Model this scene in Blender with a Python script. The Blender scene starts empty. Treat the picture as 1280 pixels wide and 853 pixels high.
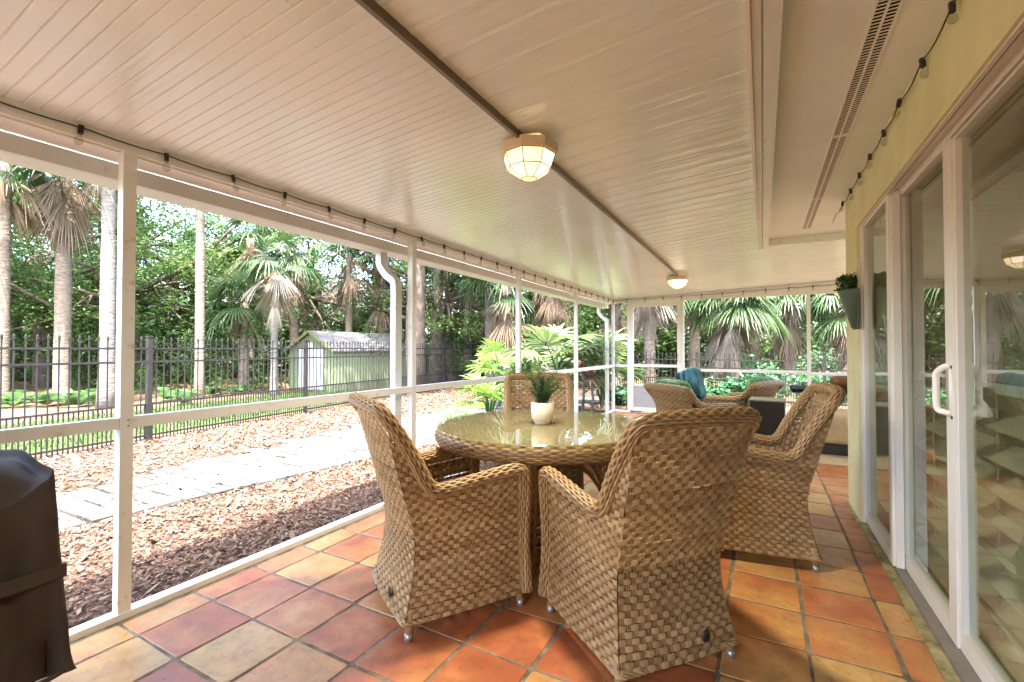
import bpy, math, random
import numpy as np
from mathutils import Vector

C = bpy.context.scene.collection
rng = np.random.default_rng(7)
PI = math.pi
def V3(*a): return np.array(a, float)

# ------------------------------------------------------------------ mesh builder
class MB:
    def __init__(s): s.v = []; s.q = []; s.t = []; s.ng = []; s.c = []; s.n = 0
    def _add(s, P, c):
        P = np.asarray(P, float).reshape(-1, 3); b = s.n
        s.v.append(P); s.n += len(P)
        s.c.append(np.broadcast_to(np.asarray(c, float), (len(P),)) if np.ndim(c) == 0 else np.asarray(c, float).reshape(-1))
        return b
    def grid(s, P, c=.5, cu=False, cv=False):
        P = np.asarray(P, float); r, k = P.shape[:2]
        b = s._add(P, c if np.ndim(c) == 0 else np.asarray(c))
        I = np.arange(r * k).reshape(r, k) + b
        if cu: I = np.concatenate([I, I[:, :1]], 1)
        if cv: I = np.concatenate([I, I[:1]], 0)
        s.q.append(np.stack([I[:-1, :-1], I[:-1, 1:], I[1:, 1:], I[1:, :-1]], -1).reshape(-1, 4))
        return I
    def quads(s, P, c=.5):
        P = np.asarray(P, float).reshape(-1, 4, 3); n = len(P)
        if n == 0: return
        b = s._add(P, c if np.ndim(c) == 0 else np.repeat(np.asarray(c, float), 4))
        s.q.append(np.arange(n * 4).reshape(n, 4) + b)
    def ngon(s, P, c=.5):
        b = s._add(P, c); s.ng.append([b + i for i in range(len(P))])
    def box(s, x0, x1, y0, y1, z0, z1, c=.5, R=None, o=None):
        P = np.array([[x, y, z] for z in (z0, z1) for y in (y0, y1) for x in (x0, x1)], float)
        if R is not None: P = P @ np.asarray(R).T
        if o is not None: P = P + np.asarray(o)
        b = s._add(P, c)
        s.q.append(np.array([[0, 2, 3, 1], [4, 5, 7, 6], [0, 1, 5, 4], [2, 6, 7, 3], [0, 4, 6, 2], [1, 3, 7, 5]]) + b)
    def tube(s, path, r, n=6, c=.5, cap=True, closed=False):
        p = np.asarray(path, float); m = len(p); r = np.broadcast_to(np.asarray(r, float), (m,))
        t, a, b_ = frames(p, closed)
        ang = np.linspace(0, 2 * PI, n, endpoint=False)
        P = p[:, None] + r[:, None, None] * (np.cos(ang)[None, :, None] * a[:, None] + np.sin(ang)[None, :, None] * b_[:, None])
        I = s.grid(P, c, cu=True, cv=closed)
        if cap and not closed:
            s.ng.append(list(I[0, :n][::-1])); s.ng.append(list(I[-1, :n]))
    def lathe(s, prof, n=32, o=(0, 0, 0), c=.5, cap=True):
        pr = np.asarray(prof, float); ang = np.linspace(0, 2 * PI, n, endpoint=False)
        P = np.stack([pr[:, 0, None] * np.cos(ang), pr[:, 0, None] * np.sin(ang), np.broadcast_to(pr[:, 1, None], (len(pr), n))], -1) + np.asarray(o)
        I = s.grid(P, c, cu=True)
        if cap:
            if pr[0, 0] > 1e-6: s.ng.append(list(I[0, :n][::-1]))
            if pr[-1, 0] > 1e-6: s.ng.append(list(I[-1, :n]))
    def bar(s, a, b, w, h, c=.5, up=(0, 0, 1)):
        a, b = np.asarray(a, float), np.asarray(b, float); d = b - a; L = np.linalg.norm(d); d /= L
        u = np.asarray(up, float); sd = np.cross(d, u); sd /= np.linalg.norm(sd); u = np.cross(sd, d)
        s.box(-w / 2, w / 2, 0, L, -h / 2, h / 2, c, R=np.stack([sd, d, u], 1), o=a)
    def mesh(s, name, mat, smooth=False):
        V = np.concatenate(s.v); F = []
        for q in s.q: F += q.tolist()
        for q in s.t: F += q.tolist()
        F += s.ng
        me = bpy.data.meshes.new(name); me.from_pydata(V.tolist(), [], F)
        at = me.attributes.new('var', 'FLOAT', 'POINT')
        at.data.foreach_set('value', np.concatenate(s.c).astype(np.float32))
        if smooth: me.polygons.foreach_set('use_smooth', np.ones(len(me.polygons), bool))
        for m in (mat if isinstance(mat, (list, tuple)) else [mat]): me.materials.append(m)
        me.update(); return me
    def build(s, name, mat, parent=None, smooth=False):
        o = bpy.data.objects.new(name, s.mesh(name, mat, smooth)); C.objects.link(o)
        if parent is not None: o.parent = parent
        return o

def frames(p, closed=False):
    m = len(p)
    if closed: t = np.roll(p, -1, 0) - np.roll(p, 1, 0)
    else: t = np.gradient(p, axis=0)
    t /= np.linalg.norm(t, axis=1)[:, None] + 1e-12
    a = np.zeros_like(p); u = V3(0, 0, 1) if abs(t[0, 2]) < .9 else V3(1, 0, 0)
    a[0] = np.cross(t[0], u); a[0] /= np.linalg.norm(a[0])
    for i in range(1, m):
        v = a[i - 1] - t[i] * (a[i - 1] @ t[i]); a[i] = v / (np.linalg.norm(v) + 1e-12)
    return t, a, np.cross(t, a)

def spl(xs, ys):
    xs = np.asarray(xs, float); ys = np.asarray(ys, float); m = np.gradient(ys, xs)
    def f(x):
        x = np.clip(np.asarray(x, float), xs[0], xs[-1]); i = np.clip(np.searchsorted(xs, x) - 1, 0, len(xs) - 2)
        h = xs[i + 1] - xs[i]; t = (x - xs[i]) / h
        return ((2*t**3-3*t**2+1)*ys[i] + (t**3-2*t**2+t)*h*m[i] + (-2*t**3+3*t**2)*ys[i+1] + (t**3-t**2)*h*m[i+1])
    return f
def catmull(P, per=8, closed=False):
    P = np.asarray(P, float)
    Q = np.concatenate([P[-1:], P, P[:2]]) if closed else np.concatenate([2*P[:1]-P[1:2], P, 2*P[-1:]-P[-2:-1]])
    out = []
    for i in range(1, len(Q) - 2):
        for t in np.arange(per) / per:
            out.append(.5*(2*Q[i]+(Q[i+1]-Q[i-1])*t+(2*Q[i-1]-5*Q[i]+4*Q[i+1]-Q[i+2])*t*t+(3*Q[i]-Q[i-1]-3*Q[i+1]+Q[i+2])*t**3))
    if not closed: out.append(P[-1])
    return np.array(out)

# ------------------------------------------------------------------ objects
def tag(o, label=None, cat=None, group=None, kind=None):
    if label: o['label'] = label
    if cat: o['category'] = cat
    if group: o['group'] = group
    if kind: o['kind'] = kind
    return o
def thing(name, label, cat, loc=(0, 0, 0), rz=0, group=None):
    o = bpy.data.objects.new(name, None); C.objects.link(o); o.location = loc; o.rotation_euler = (0, 0, rz); o.empty_display_size = .1
    return tag(o, label, cat, group)
def copy_tree(o, parent=None):
    c = o.copy(); C.objects.link(c)
    if parent is not None: c.parent = parent
    for ch in list(o.children): copy_tree(ch, c)
    return c
def struct(name, mb, mat, smooth=False):
    return tag(mb.build(name, mat, None, smooth), kind='structure')

# ------------------------------------------------------------------ materials
def nmat(name):
    m = bpy.data.materials.new(name); m.use_nodes = True; nt = m.node_tree
    return m, nt, nt.nodes['Principled BSDF']
def N(nt, t, **k):
    n = nt.nodes.new(t)
    for a, b in k.items():
        if a in n.inputs: n.inputs[a].default_value = b
        else: setattr(n, a, b)
    return n
def ramp(nt, src, stops):
    r = N(nt, 'ShaderNodeValToRGB'); e = r.color_ramp.elements
    while len(e) < len(stops): e.new(.5)
    for i, (p, c) in enumerate(stops): e[i].position = p; e[i].color = (*c, 1)
    nt.links.new(src, r.inputs[0]); return r.outputs[0]
def noise(nt, scale, detail=4, rough=.55, coord='Object', vec=None):
    n = N(nt, 'ShaderNodeTexNoise'); n.inputs['Scale'].default_value = scale; n.inputs['Detail'].default_value = detail; n.inputs['Roughness'].default_value = rough
    if vec is None:
        t = N(nt, 'ShaderNodeTexCoord'); vec = t.outputs[coord]
    nt.links.new(vec, n.inputs['Vector']); return n.outputs['Fac']
def mix(nt, a, b, f, mode='MIX'):
    m = N(nt, 'ShaderNodeMix'); m.data_type = 'RGBA'; m.blend_type = mode
    for s, i in ((f, 0), (a, 6), (b, 7)):
        if isinstance(s, (int, float)): m.inputs[i].default_value = s
        elif isinstance(s, tuple): m.inputs[i].default_value = (*s, 1)
        else: nt.links.new(s, m.inputs[i])
    return m.outputs[2]
def bump(nt, src, bs, strength=.3, dist=.01):
    b = N(nt, 'ShaderNodeBump'); b.inputs['Strength'].default_value = strength; b.inputs['Distance'].default_value = dist
    nt.links.new(src, b.inputs['Height']); nt.links.new(b.outputs[0], bs.inputs['Normal'])
def attr(nt, nm='var'):
    a = N(nt, 'ShaderNodeAttribute'); a.attribute_name = nm; return a.outputs['Fac']
def scaled(nt, s, coord='Object'):
    t = N(nt, 'ShaderNodeTexCoord'); m = N(nt, 'ShaderNodeMapping'); m.inputs['Scale'].default_value = s
    nt.links.new(t.outputs[coord], m.inputs['Vector']); return m.outputs[0]

def plain(name, col, rough=.5, spec=.5, metal=0, var=.08, scale=6, bmp=0, dirt=None):
    m, nt, b = nmat(name)
    lo = tuple(c * (1 - var) for c in col); hi = tuple(min(1, c * (1 + var)) for c in col)
    f = noise(nt, scale)
    c = ramp(nt, f, [(.3, lo), (.7, hi)])
    if dirt:
        d = noise(nt, scale * 5, 6, .7); dm = ramp(nt, d, [(.60, (0, 0, 0)), (.72, (1, 1, 1))])
        c = mix(nt, c, dirt, dm)
    nt.links.new(c, b.inputs['Base Color'])
    b.inputs['Roughness'].default_value = rough; b.inputs['Metallic'].default_value = metal; b.inputs['Specular IOR Level'].default_value = spec
    if bmp: bump(nt, noise(nt, scale * 12), b, bmp, .004)
    return m

def varmat(name, stops, rough=.5, spec=.4, transl=0, nscale=0, bmp=0, nmixv=.3):
    """colour from the per-strand / per-leaf attribute 'var'"""
    m, nt, b = nmat(name)
    a = attr(nt)
    if nscale:
        f = noise(nt, nscale); mm = N(nt, 'ShaderNodeMath', operation='MULTIPLY_ADD'); nt.links.new(f, mm.inputs[0]); mm.inputs[1].default_value = nmixv * 2; mm.inputs[2].default_value = -nmixv
        ad = N(nt, 'ShaderNodeMath', operation='ADD'); nt.links.new(a, ad.inputs[0]); nt.links.new(mm.outputs[0], ad.inputs[1]); a = ad.outputs[0]
    c = ramp(nt, a, stops)
    nt.links.new(c, b.inputs['Base Color']); b.inputs['Roughness'].default_value = rough; b.inputs['Specular IOR Level'].default_value = spec
    if transl:
        t = N(nt, 'ShaderNodeBsdfTranslucent'); nt.links.new(c, t.inputs['Color'])
        ms = N(nt, 'ShaderNodeMixShader'); ms.inputs[0].default_value = transl
        nt.links.new(b.outputs[0], ms.inputs[1]); nt.links.new(t.outputs[0], ms.inputs[2])
        nt.links.new(ms.outputs[0], nt.nodes['Material Output'].inputs[0])
    if bmp: bump(nt, noise(nt, 180), b, bmp, .002)
    return m

M = {}
M['white'] = plain('white_aluminium', (.69, .715, .70), .38, .5, var=.05, scale=3, dirt=(.50, .42, .33))
M['white_door'] = plain('white_vinyl', (.72, .71, .68), .4, .5, var=.05, scale=4)
M['bright_white'] = plain('white_paint', (.80, .78, .75), .45, .5, var=.04, scale=3)
M['grey_metal'] = plain('grey_metal', (.35, .35, .36), .35, .5, .6)
M['sill_grey'] = plain('grey_sill', (.20, .18, .165), .5, .4, var=.2, scale=9)
M['wall'] = plain('yellow_green_stucco', (.68, .66, .42), .85, .25, var=.07, scale=5, bmp=.35)
M['kerb'] = plain('mossy_concrete', (.33, .29, .15), .9, .2, var=.45, scale=14, bmp=.6, dirt=(.10, .09, .05))
M['soffit'] = plain('soffit_board', (.74, .785, .775), .55, .35, var=.04, scale=2)
M['dark'] = plain('dark_plastic', (.018, .016, .015), .45, .5, var=.2)
M['fence'] = plain('black_iron', (.022, .019, .018), .7, .2, var=.2)
M['vent_dark'] = plain('vent_dark', (.012, .010, .009), .9, .1)
M['conduit'] = plain('brown_channel', (.15, .11, .075), .4, .5, var=.12, scale=5)
M['brass'] = plain('brass', (.30, .22, .10), .4, .5, .6)
M['collar'] = plain('lamp_collar', (.62, .52, .38), .45, .5, var=.05)
M['pot'] = plain('cream_ceramic', (.78, .68, .52), .45, .5, var=.03)
M['planter'] = plain('dark_green_planter', (.07, .105, .08), .45, .5, var=.12)
M['soil'] = plain('soil', (.03, .02, .014), .9, .1, var=.4, scale=60, bmp=.6)
M['box_brown'] = plain('dark_brown_panel', (.026, .020, .015), .7, .25, var=.12)
M['trim_grey'] = plain('grey_trim', (.20, .18, .155), .6, .3, 0)
M['beige'] = plain('beige_slipcover', (.42, .32, .19), .9, .15, var=.1, scale=20, bmp=.3)
M['rug'] = plain('tan_rug', (.40, .31, .19), .95, .1, var=.15, scale=40, bmp=.4)
M['cream_pillow'] = plain('cream_pillow', (.68, .60, .47), .9, .1, var=.06)
M['black_table'] = plain('black_tabletop', (.010, .010, .011), .75, .15, var=.2)
M['brown_pot'] = plain('brown_bowl', (.16, .065, .025), .45, .4, var=.2)
M['room_wall'] = plain('room_wall', (.72, .66, .54), .9, .2)
M['room_floor'] = plain('room_floor', (.16, .09, .05), .4, .4, var=.2)
M['blind'] = plain('blind_slat', (.50, .49, .41), .5, .4, var=.04)
M['bulb'] = None

def wicker(name, dark=1.0):
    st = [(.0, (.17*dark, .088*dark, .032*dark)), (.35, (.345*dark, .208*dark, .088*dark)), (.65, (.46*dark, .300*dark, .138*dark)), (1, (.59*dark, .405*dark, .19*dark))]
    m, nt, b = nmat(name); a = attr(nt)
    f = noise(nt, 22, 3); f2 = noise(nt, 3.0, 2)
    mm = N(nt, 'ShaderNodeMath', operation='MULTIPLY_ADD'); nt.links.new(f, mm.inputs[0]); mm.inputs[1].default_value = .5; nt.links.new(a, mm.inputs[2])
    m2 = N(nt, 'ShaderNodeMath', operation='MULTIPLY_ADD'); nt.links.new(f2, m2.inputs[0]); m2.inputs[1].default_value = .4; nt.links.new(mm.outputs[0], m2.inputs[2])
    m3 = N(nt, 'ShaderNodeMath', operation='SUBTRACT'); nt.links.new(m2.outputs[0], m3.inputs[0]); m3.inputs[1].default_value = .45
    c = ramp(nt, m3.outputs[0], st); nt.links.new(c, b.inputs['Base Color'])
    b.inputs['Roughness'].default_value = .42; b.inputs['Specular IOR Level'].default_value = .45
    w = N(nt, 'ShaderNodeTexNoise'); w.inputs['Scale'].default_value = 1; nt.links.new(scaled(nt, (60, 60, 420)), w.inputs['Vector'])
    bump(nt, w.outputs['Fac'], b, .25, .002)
    return m
M['wicker'] = wicker('wicker', .82)
M['wicker_dark'] = wicker('wicker_dark', .62)
M['wicker_far'] = wicker('wicker_red', .62)

def tile_mat():
    m, nt, b = nmat('saltillo_tile'); a = attr(nt)
    t = N(nt, 'ShaderNodeTexCoord'); cx = N(nt, 'ShaderNodeCombineXYZ')
    k = N(nt, 'ShaderNodeMath', operation='MULTIPLY'); nt.links.new(a, k.inputs[0]); k.inputs[1].default_value = 37.0; nt.links.new(k.outputs[0], cx.inputs[2])
    ad = N(nt, 'ShaderNodeVectorMath', operation='ADD'); nt.links.new(t.outputs['Object'], ad.inputs[0]); nt.links.new(cx.outputs[0], ad.inputs[1])
    f = noise(nt, 3.4, 3, .5, vec=ad.outputs[0])
    q = N(nt, 'ShaderNodeMath', operation='MULTIPLY_ADD'); nt.links.new(f, q.inputs[0]); q.inputs[1].default_value = 1.5; nt.links.new(a, q.inputs[2])
    s = N(nt, 'ShaderNodeMath', operation='SUBTRACT'); nt.links.new(q.outputs[0], s.inputs[0]); s.inputs[1].default_value = .75
    c = ramp(nt, s.outputs[0], [(.10, (.40, .115, .043)), (.36, (.50, .18, .062)), (.58, (.54, .255, .085)), (.82, (.55, .31, .105)), (1, (.55, .335, .12))])
    f2 = noise(nt, 30, 6, .65, vec=ad.outputs[0])
    c = mix(nt, c, (.20, .075, .035), ramp(nt, f2, [(.52, (0, 0, 0)), (.78, (.6, .6, .6))]))
    f5 = noise(nt, 11, 4, .6, vec=ad.outputs[0]); c = mix(nt, c, ramp(nt, f5, [(.3, (.70,)*3), (.7, (1.15,)*3)]), .75, 'MULTIPLY')
    f3 = noise(nt, 90, 3, .6, vec=ad.outputs[0])
    c = mix(nt, c, (.07, .035, .02), ramp(nt, f3, [(.73, (0, 0, 0)), (.76, (.8, .8, .8))]))
    f4 = noise(nt, 7, 3, .5, vec=ad.outputs[0])
    c = mix(nt, c, (.54, .34, .18), ramp(nt, f4, [(.60, (0, 0, 0)), (.82, (.3, .3, .3))]))
    nt.links.new(c, b.inputs['Base Color'])
    nt.links.new(ramp(nt, noise(nt, 5, 4), [(.3, (.26,)*3), (.75, (.48,)*3)]), b.inputs['Roughness'])
    b.inputs['Specular IOR Level'].default_value = .42
    b.inputs['Coat Weight'].default_value = .08; b.inputs['Coat Roughness'].default_value = .16
    bump(nt, noise(nt, 8, 5, .6), b, .25, .01)
    return m
M['tile'] = tile_mat()
M['grout'] = plain('grout', (.21, .175, .12), .9, .2, var=.5, scale=12, bmp=.5)

def ceil_mat(lo=.09, hi=.17, bp=.28):
    m, nt, b = nmat('white_ceiling_pan')
    f = noise(nt, 1.3, 3)
    c = ramp(nt, f, [(.3, (.715, .775, .775)), (.7, (.775, .835, .835))])
    s = noise(nt, 38, 4, .7); c = mix(nt, c, (.30, .24, .18), ramp(nt, s, [(.69, (0, 0, 0)), (.74, (.75, .75, .75))]))
    nt.links.new(c, b.inputs['Base Color'])
    nt.links.new(ramp(nt, noise(nt, 2.2, 3), [(.3, (lo,)*3), (.7, (hi,)*3)]), b.inputs['Roughness'])
    b.inputs['Specular IOR Level'].default_value = .5
    w = N(nt, 'ShaderNodeTexNoise'); w.inputs['Scale'].default_value = 1; w.inputs['Detail'].default_value = 2
    nt.links.new(scaled(nt, (1.2, 26, 1)), w.inputs['Vector']); bump(nt, w.outputs['Fac'], b, bp, .012)
    return m
M['ceil'] = ceil_mat(); M['ceil_glossy'] = ceil_mat(.04, .11, .5)

def ground_mat(name, cols, s1, s2, bmp=.8):
    m, nt, b = nmat(name)
    f = noise(nt, s1, 5, .65); g = noise(nt, s2, 4, .6)
    c = mix(nt, ramp(nt, f, cols), ramp(nt, g, [(.3, (.55,)*3), (.7, (1.15,)*3)]), .8, 'MULTIPLY')
    nt.links.new(c, b.inputs['Base Color']); b.inputs['Roughness'].default_value = .95; b.inputs['Specular IOR Level'].default_value = .1
    bump(nt, f, b, bmp, .03); return m
M['ground'] = ground_mat('leaf_litter_ground', [(.3, (.05, .034, .02)), (.5, (.13, .085, .05)), (.7, (.22, .16, .09))], 9, 1.2)
M['mulch'] = ground_mat('mulch', [(.25, (.03, .018, .013)), (.5, (.075, .046, .032)), (.75, (.12, .082, .057))], 38, 3)
M['lawn'] = ground_mat('lawn', [(.3, (.035, .06, .018)), (.55, (.06, .10, .028)), (.75, (.10, .14, .045))], 14, 1.5)
M['chips'] = varmat('mulch_chips', [(0, (.040, .020, .014)), (.3, (.088, .047, .030)), (.6, (.130, .080, .052)), (.85, (.170, .120, .082)), (1, (.215, .168, .128))], .8, .2)
M['paver'] = varmat('concrete_pavers', [(0, (.045, .042, .039)), (.5, (.078, .076, .071)), (1, (.12, .117, .11))], .85, .2, nscale=25, nmixv=.3, bmp=.5)
M['grass'] = varmat('grass_blades', [(0, (.035, .07, .018)), (1, (.10, .15, .04))], .6, .3, .35)
M['leaf'] = varmat('oak_leaves', [(0, (.022, .050, .012)), (.5, (.058, .115, .024)), (.85, (.115, .195, .04)), (1, (.18, .27, .065))], .5, .4, .5)
M['palm_leaf'] = varmat('palm_leaves', [(0, (.02, .045, .018)), (.5, (.052, .095, .032)), (.85, (.105, .16, .05)), (1, (.18, .22, .085))], .45, .45, .35)
M['lime_leaf'] = varmat('lime_leaves', [(0, (.06, .14, .015)), (.5, (.12, .24, .03)), (1, (.22, .34, .07))], .45, .4, .45)
M['dead_leaf'] = varmat('dead_fronds', [(0, (.08, .052, .03)), (.4, (.18, .13, .085)), (.75, (.29, .235, .175)), (1, (.42, .36, .30))], .8, .2, .25)
M['fern'] = varmat('fern_leaves', [(0, (.035, .08, .025)), (.5, (.065, .14, .04)), (1, (.12, .21, .065))], .5, .4, .4)
M['indoor_leaf'] = varmat('dark_fern', [(0, (.018, .04, .012)), (1, (.06, .12, .03))], .5, .4, .25)
M['cordy'] = varmat('pink_brown_leaves', [(0, (.14, .06, .05)), (.5, (.30, .16, .13)), (1, (.42, .30, .22))], .5, .4, .3)
M['shrub'] = varmat('shrub_leaves', [(0, (.02, .07, .03)), (.5, (.045, .14, .06)), (1, (.11, .24, .09))], .35, .5, .3)

def bark(name, a, b2, ringscale=26, bmp=.6):
    m, nt, b = nmat(name)
    w = N(nt, 'ShaderNodeTexNoise'); w.inputs['Scale'].default_value = 1; w.inputs['Detail'].default_value = 5; nt.links.new(scaled(nt, (6, 6, ringscale)), w.inputs['Vector'])
    c = ramp(nt, w.outputs['Fac'], [(.3, a), (.7, b2)])
    l = noise(nt, 5, 4); c = mix(nt, c, tuple(x * .55 for x in a), ramp(nt, l, [(.55, (0, 0, 0)), (.75, (.6, .6, .6))]))
    nt.links.new(c, b.inputs['Base Color']); b.inputs['Roughness'].default_value = .9; b.inputs['Specular IOR Level'].default_value = .15
    bump(nt, w.outputs['Fac'], b, bmp, .05); return m
M['palm_bark'] = bark('palm_bark', (.11, .085, .062), (.22, .18, .14))
M['pale_bark'] = bark('pale_palm_bark', (.085, .077, .067), (.165, .15, .132))
M['oak_bark'] = bark('oak_bark', (.06, .048, .036), (.14, .11, .085), 5)
M['shed_green'] = plain('shed_green', (.15, .18, .105), .6, .3, var=.12, scale=4)
M['shed_white'] = plain('shed_white', (.42, .43, .47), .5, .3, var=.04)
M['shed_roof'] = plain('shed_roof', (.09, .088, .09), .8, .2, var=.35, scale=5)
M['cover'] = plain('grill_cover', (.040, .030, .023), .7, .25, var=.3, scale=5, bmp=.3)
M['teal'] = None

def teal_mat():
    m, nt, b = nmat('teal_pillow')
    w = N(nt, 'ShaderNodeTexNoise'); w.inputs['Scale'].default_value = 1; w.inputs['Detail'].default_value = 4; nt.links.new(scaled(nt, (26, 26, 5)), w.inputs['Vector'])
    c = ramp(nt, w.outputs['Fac'], [(.40, (.012, .030, .038)), (.50, (.05, .15, .19)), (.7, (.10, .27, .33))])
    nt.links.new(c, b.inputs['Base Color']); b.inputs['Roughness'].default_value = .85; return m
M['teal'] = teal_mat()
def green_mat():
    m, nt, b = nmat('green_cushion')
    f = noise(nt, 16, 4, .6); c = ramp(nt, f, [(.35, (.018, .055, .03)), (.5, (.05, .15, .07)), (.68, (.20, .30, .17))])
    nt.links.new(c, b.inputs['Base Color']); b.inputs['Roughness'].default_value = .9; return m
M['green_fabric'] = green_mat()

def glass(name, tint, rough=0.0, ior=1.5):
    m = bpy.data.materials.new(name); m.use_nodes = True; nt = m.node_tree; nt.nodes.remove(nt.nodes['Principled BSDF'])
    fr = N(nt, 'ShaderNodeFresnel'); fr.inputs['IOR'].default_value = ior
    tr = N(nt, 'ShaderNodeBsdfTransparent'); tr.inputs['Color'].default_value = (*tint, 1)
    gl = N(nt, 'ShaderNodeBsdfGlossy'); gl.inputs['Roughness'].default_value = rough; gl.inputs['Color'].default_value = (.97, 1, .97, 1)
    ge = N(nt, 'ShaderNodeNewGeometry'); iv = N(nt, 'ShaderNodeMath', operation='SUBTRACT'); iv.inputs[0].default_value = 1; nt.links.new(ge.outputs['Backfacing'], iv.inputs[1])
    mu = N(nt, 'ShaderNodeMath', operation='MULTIPLY'); nt.links.new(fr.outputs[0], mu.inputs[0]); nt.links.new(iv.outputs[0], mu.inputs[1])
    ms = N(nt, 'ShaderNodeMixShader'); nt.links.new(mu.outputs[0], ms.inputs[0]); nt.links.new(tr.outputs[0], ms.inputs[1]); nt.links.new(gl.outputs[0], ms.inputs[2])
    nt.links.new(ms.outputs[0], nt.nodes['Material Output'].inputs[0]); return m
M['glass'] = glass('door_glass', (.84, .87, .80), .0, 2.1)
M['table_glass'] = glass('table_glass', (.92, .95, .86), .0, 1.85)
_nt = M['table_glass'].node_tree; _o = _nt.nodes['Material Output']; _src = _o.inputs[0].links[0].from_socket
_d = N(_nt, 'ShaderNodeBsdfDiffuse'); _d.inputs['Color'].default_value = (.40, .36, .22, 1); _m = N(_nt, 'ShaderNodeMixShader')  # tan diffuse film mixed in to stand for the milky tan reflection
_nt.links.new(ramp(_nt, noise(_nt, 9, 4), [(.3, (.11,)*3), (.7, (.19,)*3)]), _m.inputs[0]); _nt.links.new(_src, _m.inputs[1]); _nt.links.new(_d.outputs[0], _m.inputs[2]); _nt.links.new(_m.outputs[0], _o.inputs[0])
M['bulb'] = glass('bulb_glass', (.86, .85, .80), 0, 2.0)
def screen_mat():
    m = bpy.data.materials.new('insect_screen'); m.use_nodes = True; nt = m.node_tree; nt.nodes.remove(nt.nodes['Principled BSDF'])
    tr = N(nt, 'ShaderNodeBsdfTransparent'); tr.inputs['Color'].default_value = (.91, .91, .91, 1)
    nt.links.new(tr.outputs[0], nt.nodes['Material Output'].inputs[0]); return m
M['screen'] = screen_mat()
def lamp_mat():
    m, nt, b = nmat('lit_amber_glass')
    a = attr(nt); c = ramp(nt, a, [(0, (1, .62, .22)), (.6, (1, .78, .42)), (1, (1, .93, .78))])
    f = noise(nt, 14, 3); c2 = mix(nt, c, (1, .55, .15), ramp(nt, f, [(.35, (.5, .5, .5)), (.65, (0, 0, 0))]))
    nt.links.new(c2, b.inputs['Emission Color']); b.inputs['Base Color'].default_value = (.8, .65, .4, 1)
    s = N(nt, 'ShaderNodeMath', operation='MULTIPLY_ADD'); nt.links.new(a, s.inputs[0]); s.inputs[1].default_value = .13; s.inputs[2].default_value = .04
    nt.links.new(s.outputs[0], b.inputs['Emission Strength']); b.inputs['Roughness'].default_value = .3; return m
M['lamp'] = lamp_mat()

# ------------------------------------------------------------------ camera
H = 1.2; F_PX = 576.71
yaw, pit = .497307, .016214
fw = V3(-math.sin(yaw) * math.cos(pit), math.cos(yaw) * math.cos(pit), math.sin(pit))
FWD = V3(-math.sin(yaw), math.cos(yaw), 0); RGT = V3(math.cos(yaw), math.sin(yaw), 0)
cam = bpy.data.cameras.new('camera'); co = bpy.data.objects.new('camera', cam); C.objects.link(co)
co.location = (0, 0, H); co.rotation_euler = Vector(fw).to_track_quat('-Z', 'Y').to_euler()
cam.sensor_width = 36; cam.lens = F_PX / 1280 * 36; cam.clip_start = .02; cam.clip_end = 500
bpy.context.scene.camera = co
def place(px, d, z=0):
    """ground point seen in photo column px at distance d along the view"""
    p = FWD * d + RGT * ((px - 640) / F_PX * d); return V3(p[0], p[1], z)

def gz(x): return -.12 - .0143 * min(max(-x - 2.6, 0), 7)

# ------------------------------------------------------------------ light
sc = bpy.context.scene
w = bpy.data.worlds.new('World'); sc.world = w; w.use_nodes = True
bg = w.node_tree.nodes['Background']; sk = w.node_tree.nodes.new('ShaderNodeTexSky'); sk.sky_type = 'NISHITA'; sk.sun_disc = False; sk.dust_density = 4.0; sk.ozone_density = .6
to_sun = Vector((.24, -.30, 1)).normalized()
sk.sun_elevation = math.asin(to_sun.z); sk.sun_rotation = math.atan2(to_sun.x, to_sun.y)
w.node_tree.links.new(sk.outputs[0], bg.inputs[0]); bg.inputs[1].default_value = .15
sl = bpy.data.lights.new('sun', 'SUN'); sl.energy = 2.0; sl.angle = math.radians(.5); sl.color = (1, .98, .94)
so = bpy.data.objects.new('sun', sl); C.objects.link(so); so.rotation_euler = to_sun.to_track_quat('Z', 'Y').to_euler(); so.location = (3, -4, 20)
vs = sc.view_settings; vs.view_transform = 'Standard'; vs.look = 'None'; vs.gamma = 1; vs.use_curve_mapping = False; vs.exposure = 4.2
cy = sc.cycles; cy.max_bounces = 12; cy.diffuse_bounces = 6; cy.glossy_bounces = 5; cy.transparent_max_bounces = 24; cy.transmission_bounces = 6
cy.caustics_reflective = False; cy.caustics_refractive = False; cy.use_denoising = True; cy.sample_clamp_indirect = 8

# ================================================================== SETTING
XL, YE, YS = -2.504, 8.753, -2.9          # screen line, end wall, rear limit
mb = MB(); xs = np.array([-90, -40, -20, -9.6, -2.6, 5, 60.]); ys = np.array([-70, -10, 0, 10, 30, 110.])
mb.grid(np.array([[[x, y, gz(x) - .01] for x in xs] for y in ys])); struct('ground', mb, M['ground'])
def sheet(name, poly, dz, mat, n=1):
    mb = MB(); mb.ngon([(x, y, gz(x) + dz) for x, y in poly]); return struct(name, mb, mat)
mb = MB(); xx = np.linspace(-7.9, -2.52, 50); yy = np.linspace(-6, 16, 140)
P = np.array([[[x - .16 * max(y, 0) * ((-x - 2.52) / 5.4), y, 0] for x in xx] for y in yy])
hh = sum(a * np.sin(k1 * P[..., 0] + k2 * P[..., 1] + ph) for a, k1, k2, ph in [(.006, 3, 4, 1), (.005, 7, -5, 2), (.004, -9, 11, 3)])
P[..., 2] = np.vectorize(gz)(P[..., 0]) + hh; mb.grid(P); struct('mulch_bed', mb, M['mulch'], True)
LAWN = [(-8.3, -9), (-8.2, 0), (-8.95, 5), (-9.9, 11), (-13.3, 11), (-12.6, 5), (-11.9, 0), (-11.8, -9)]
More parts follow.
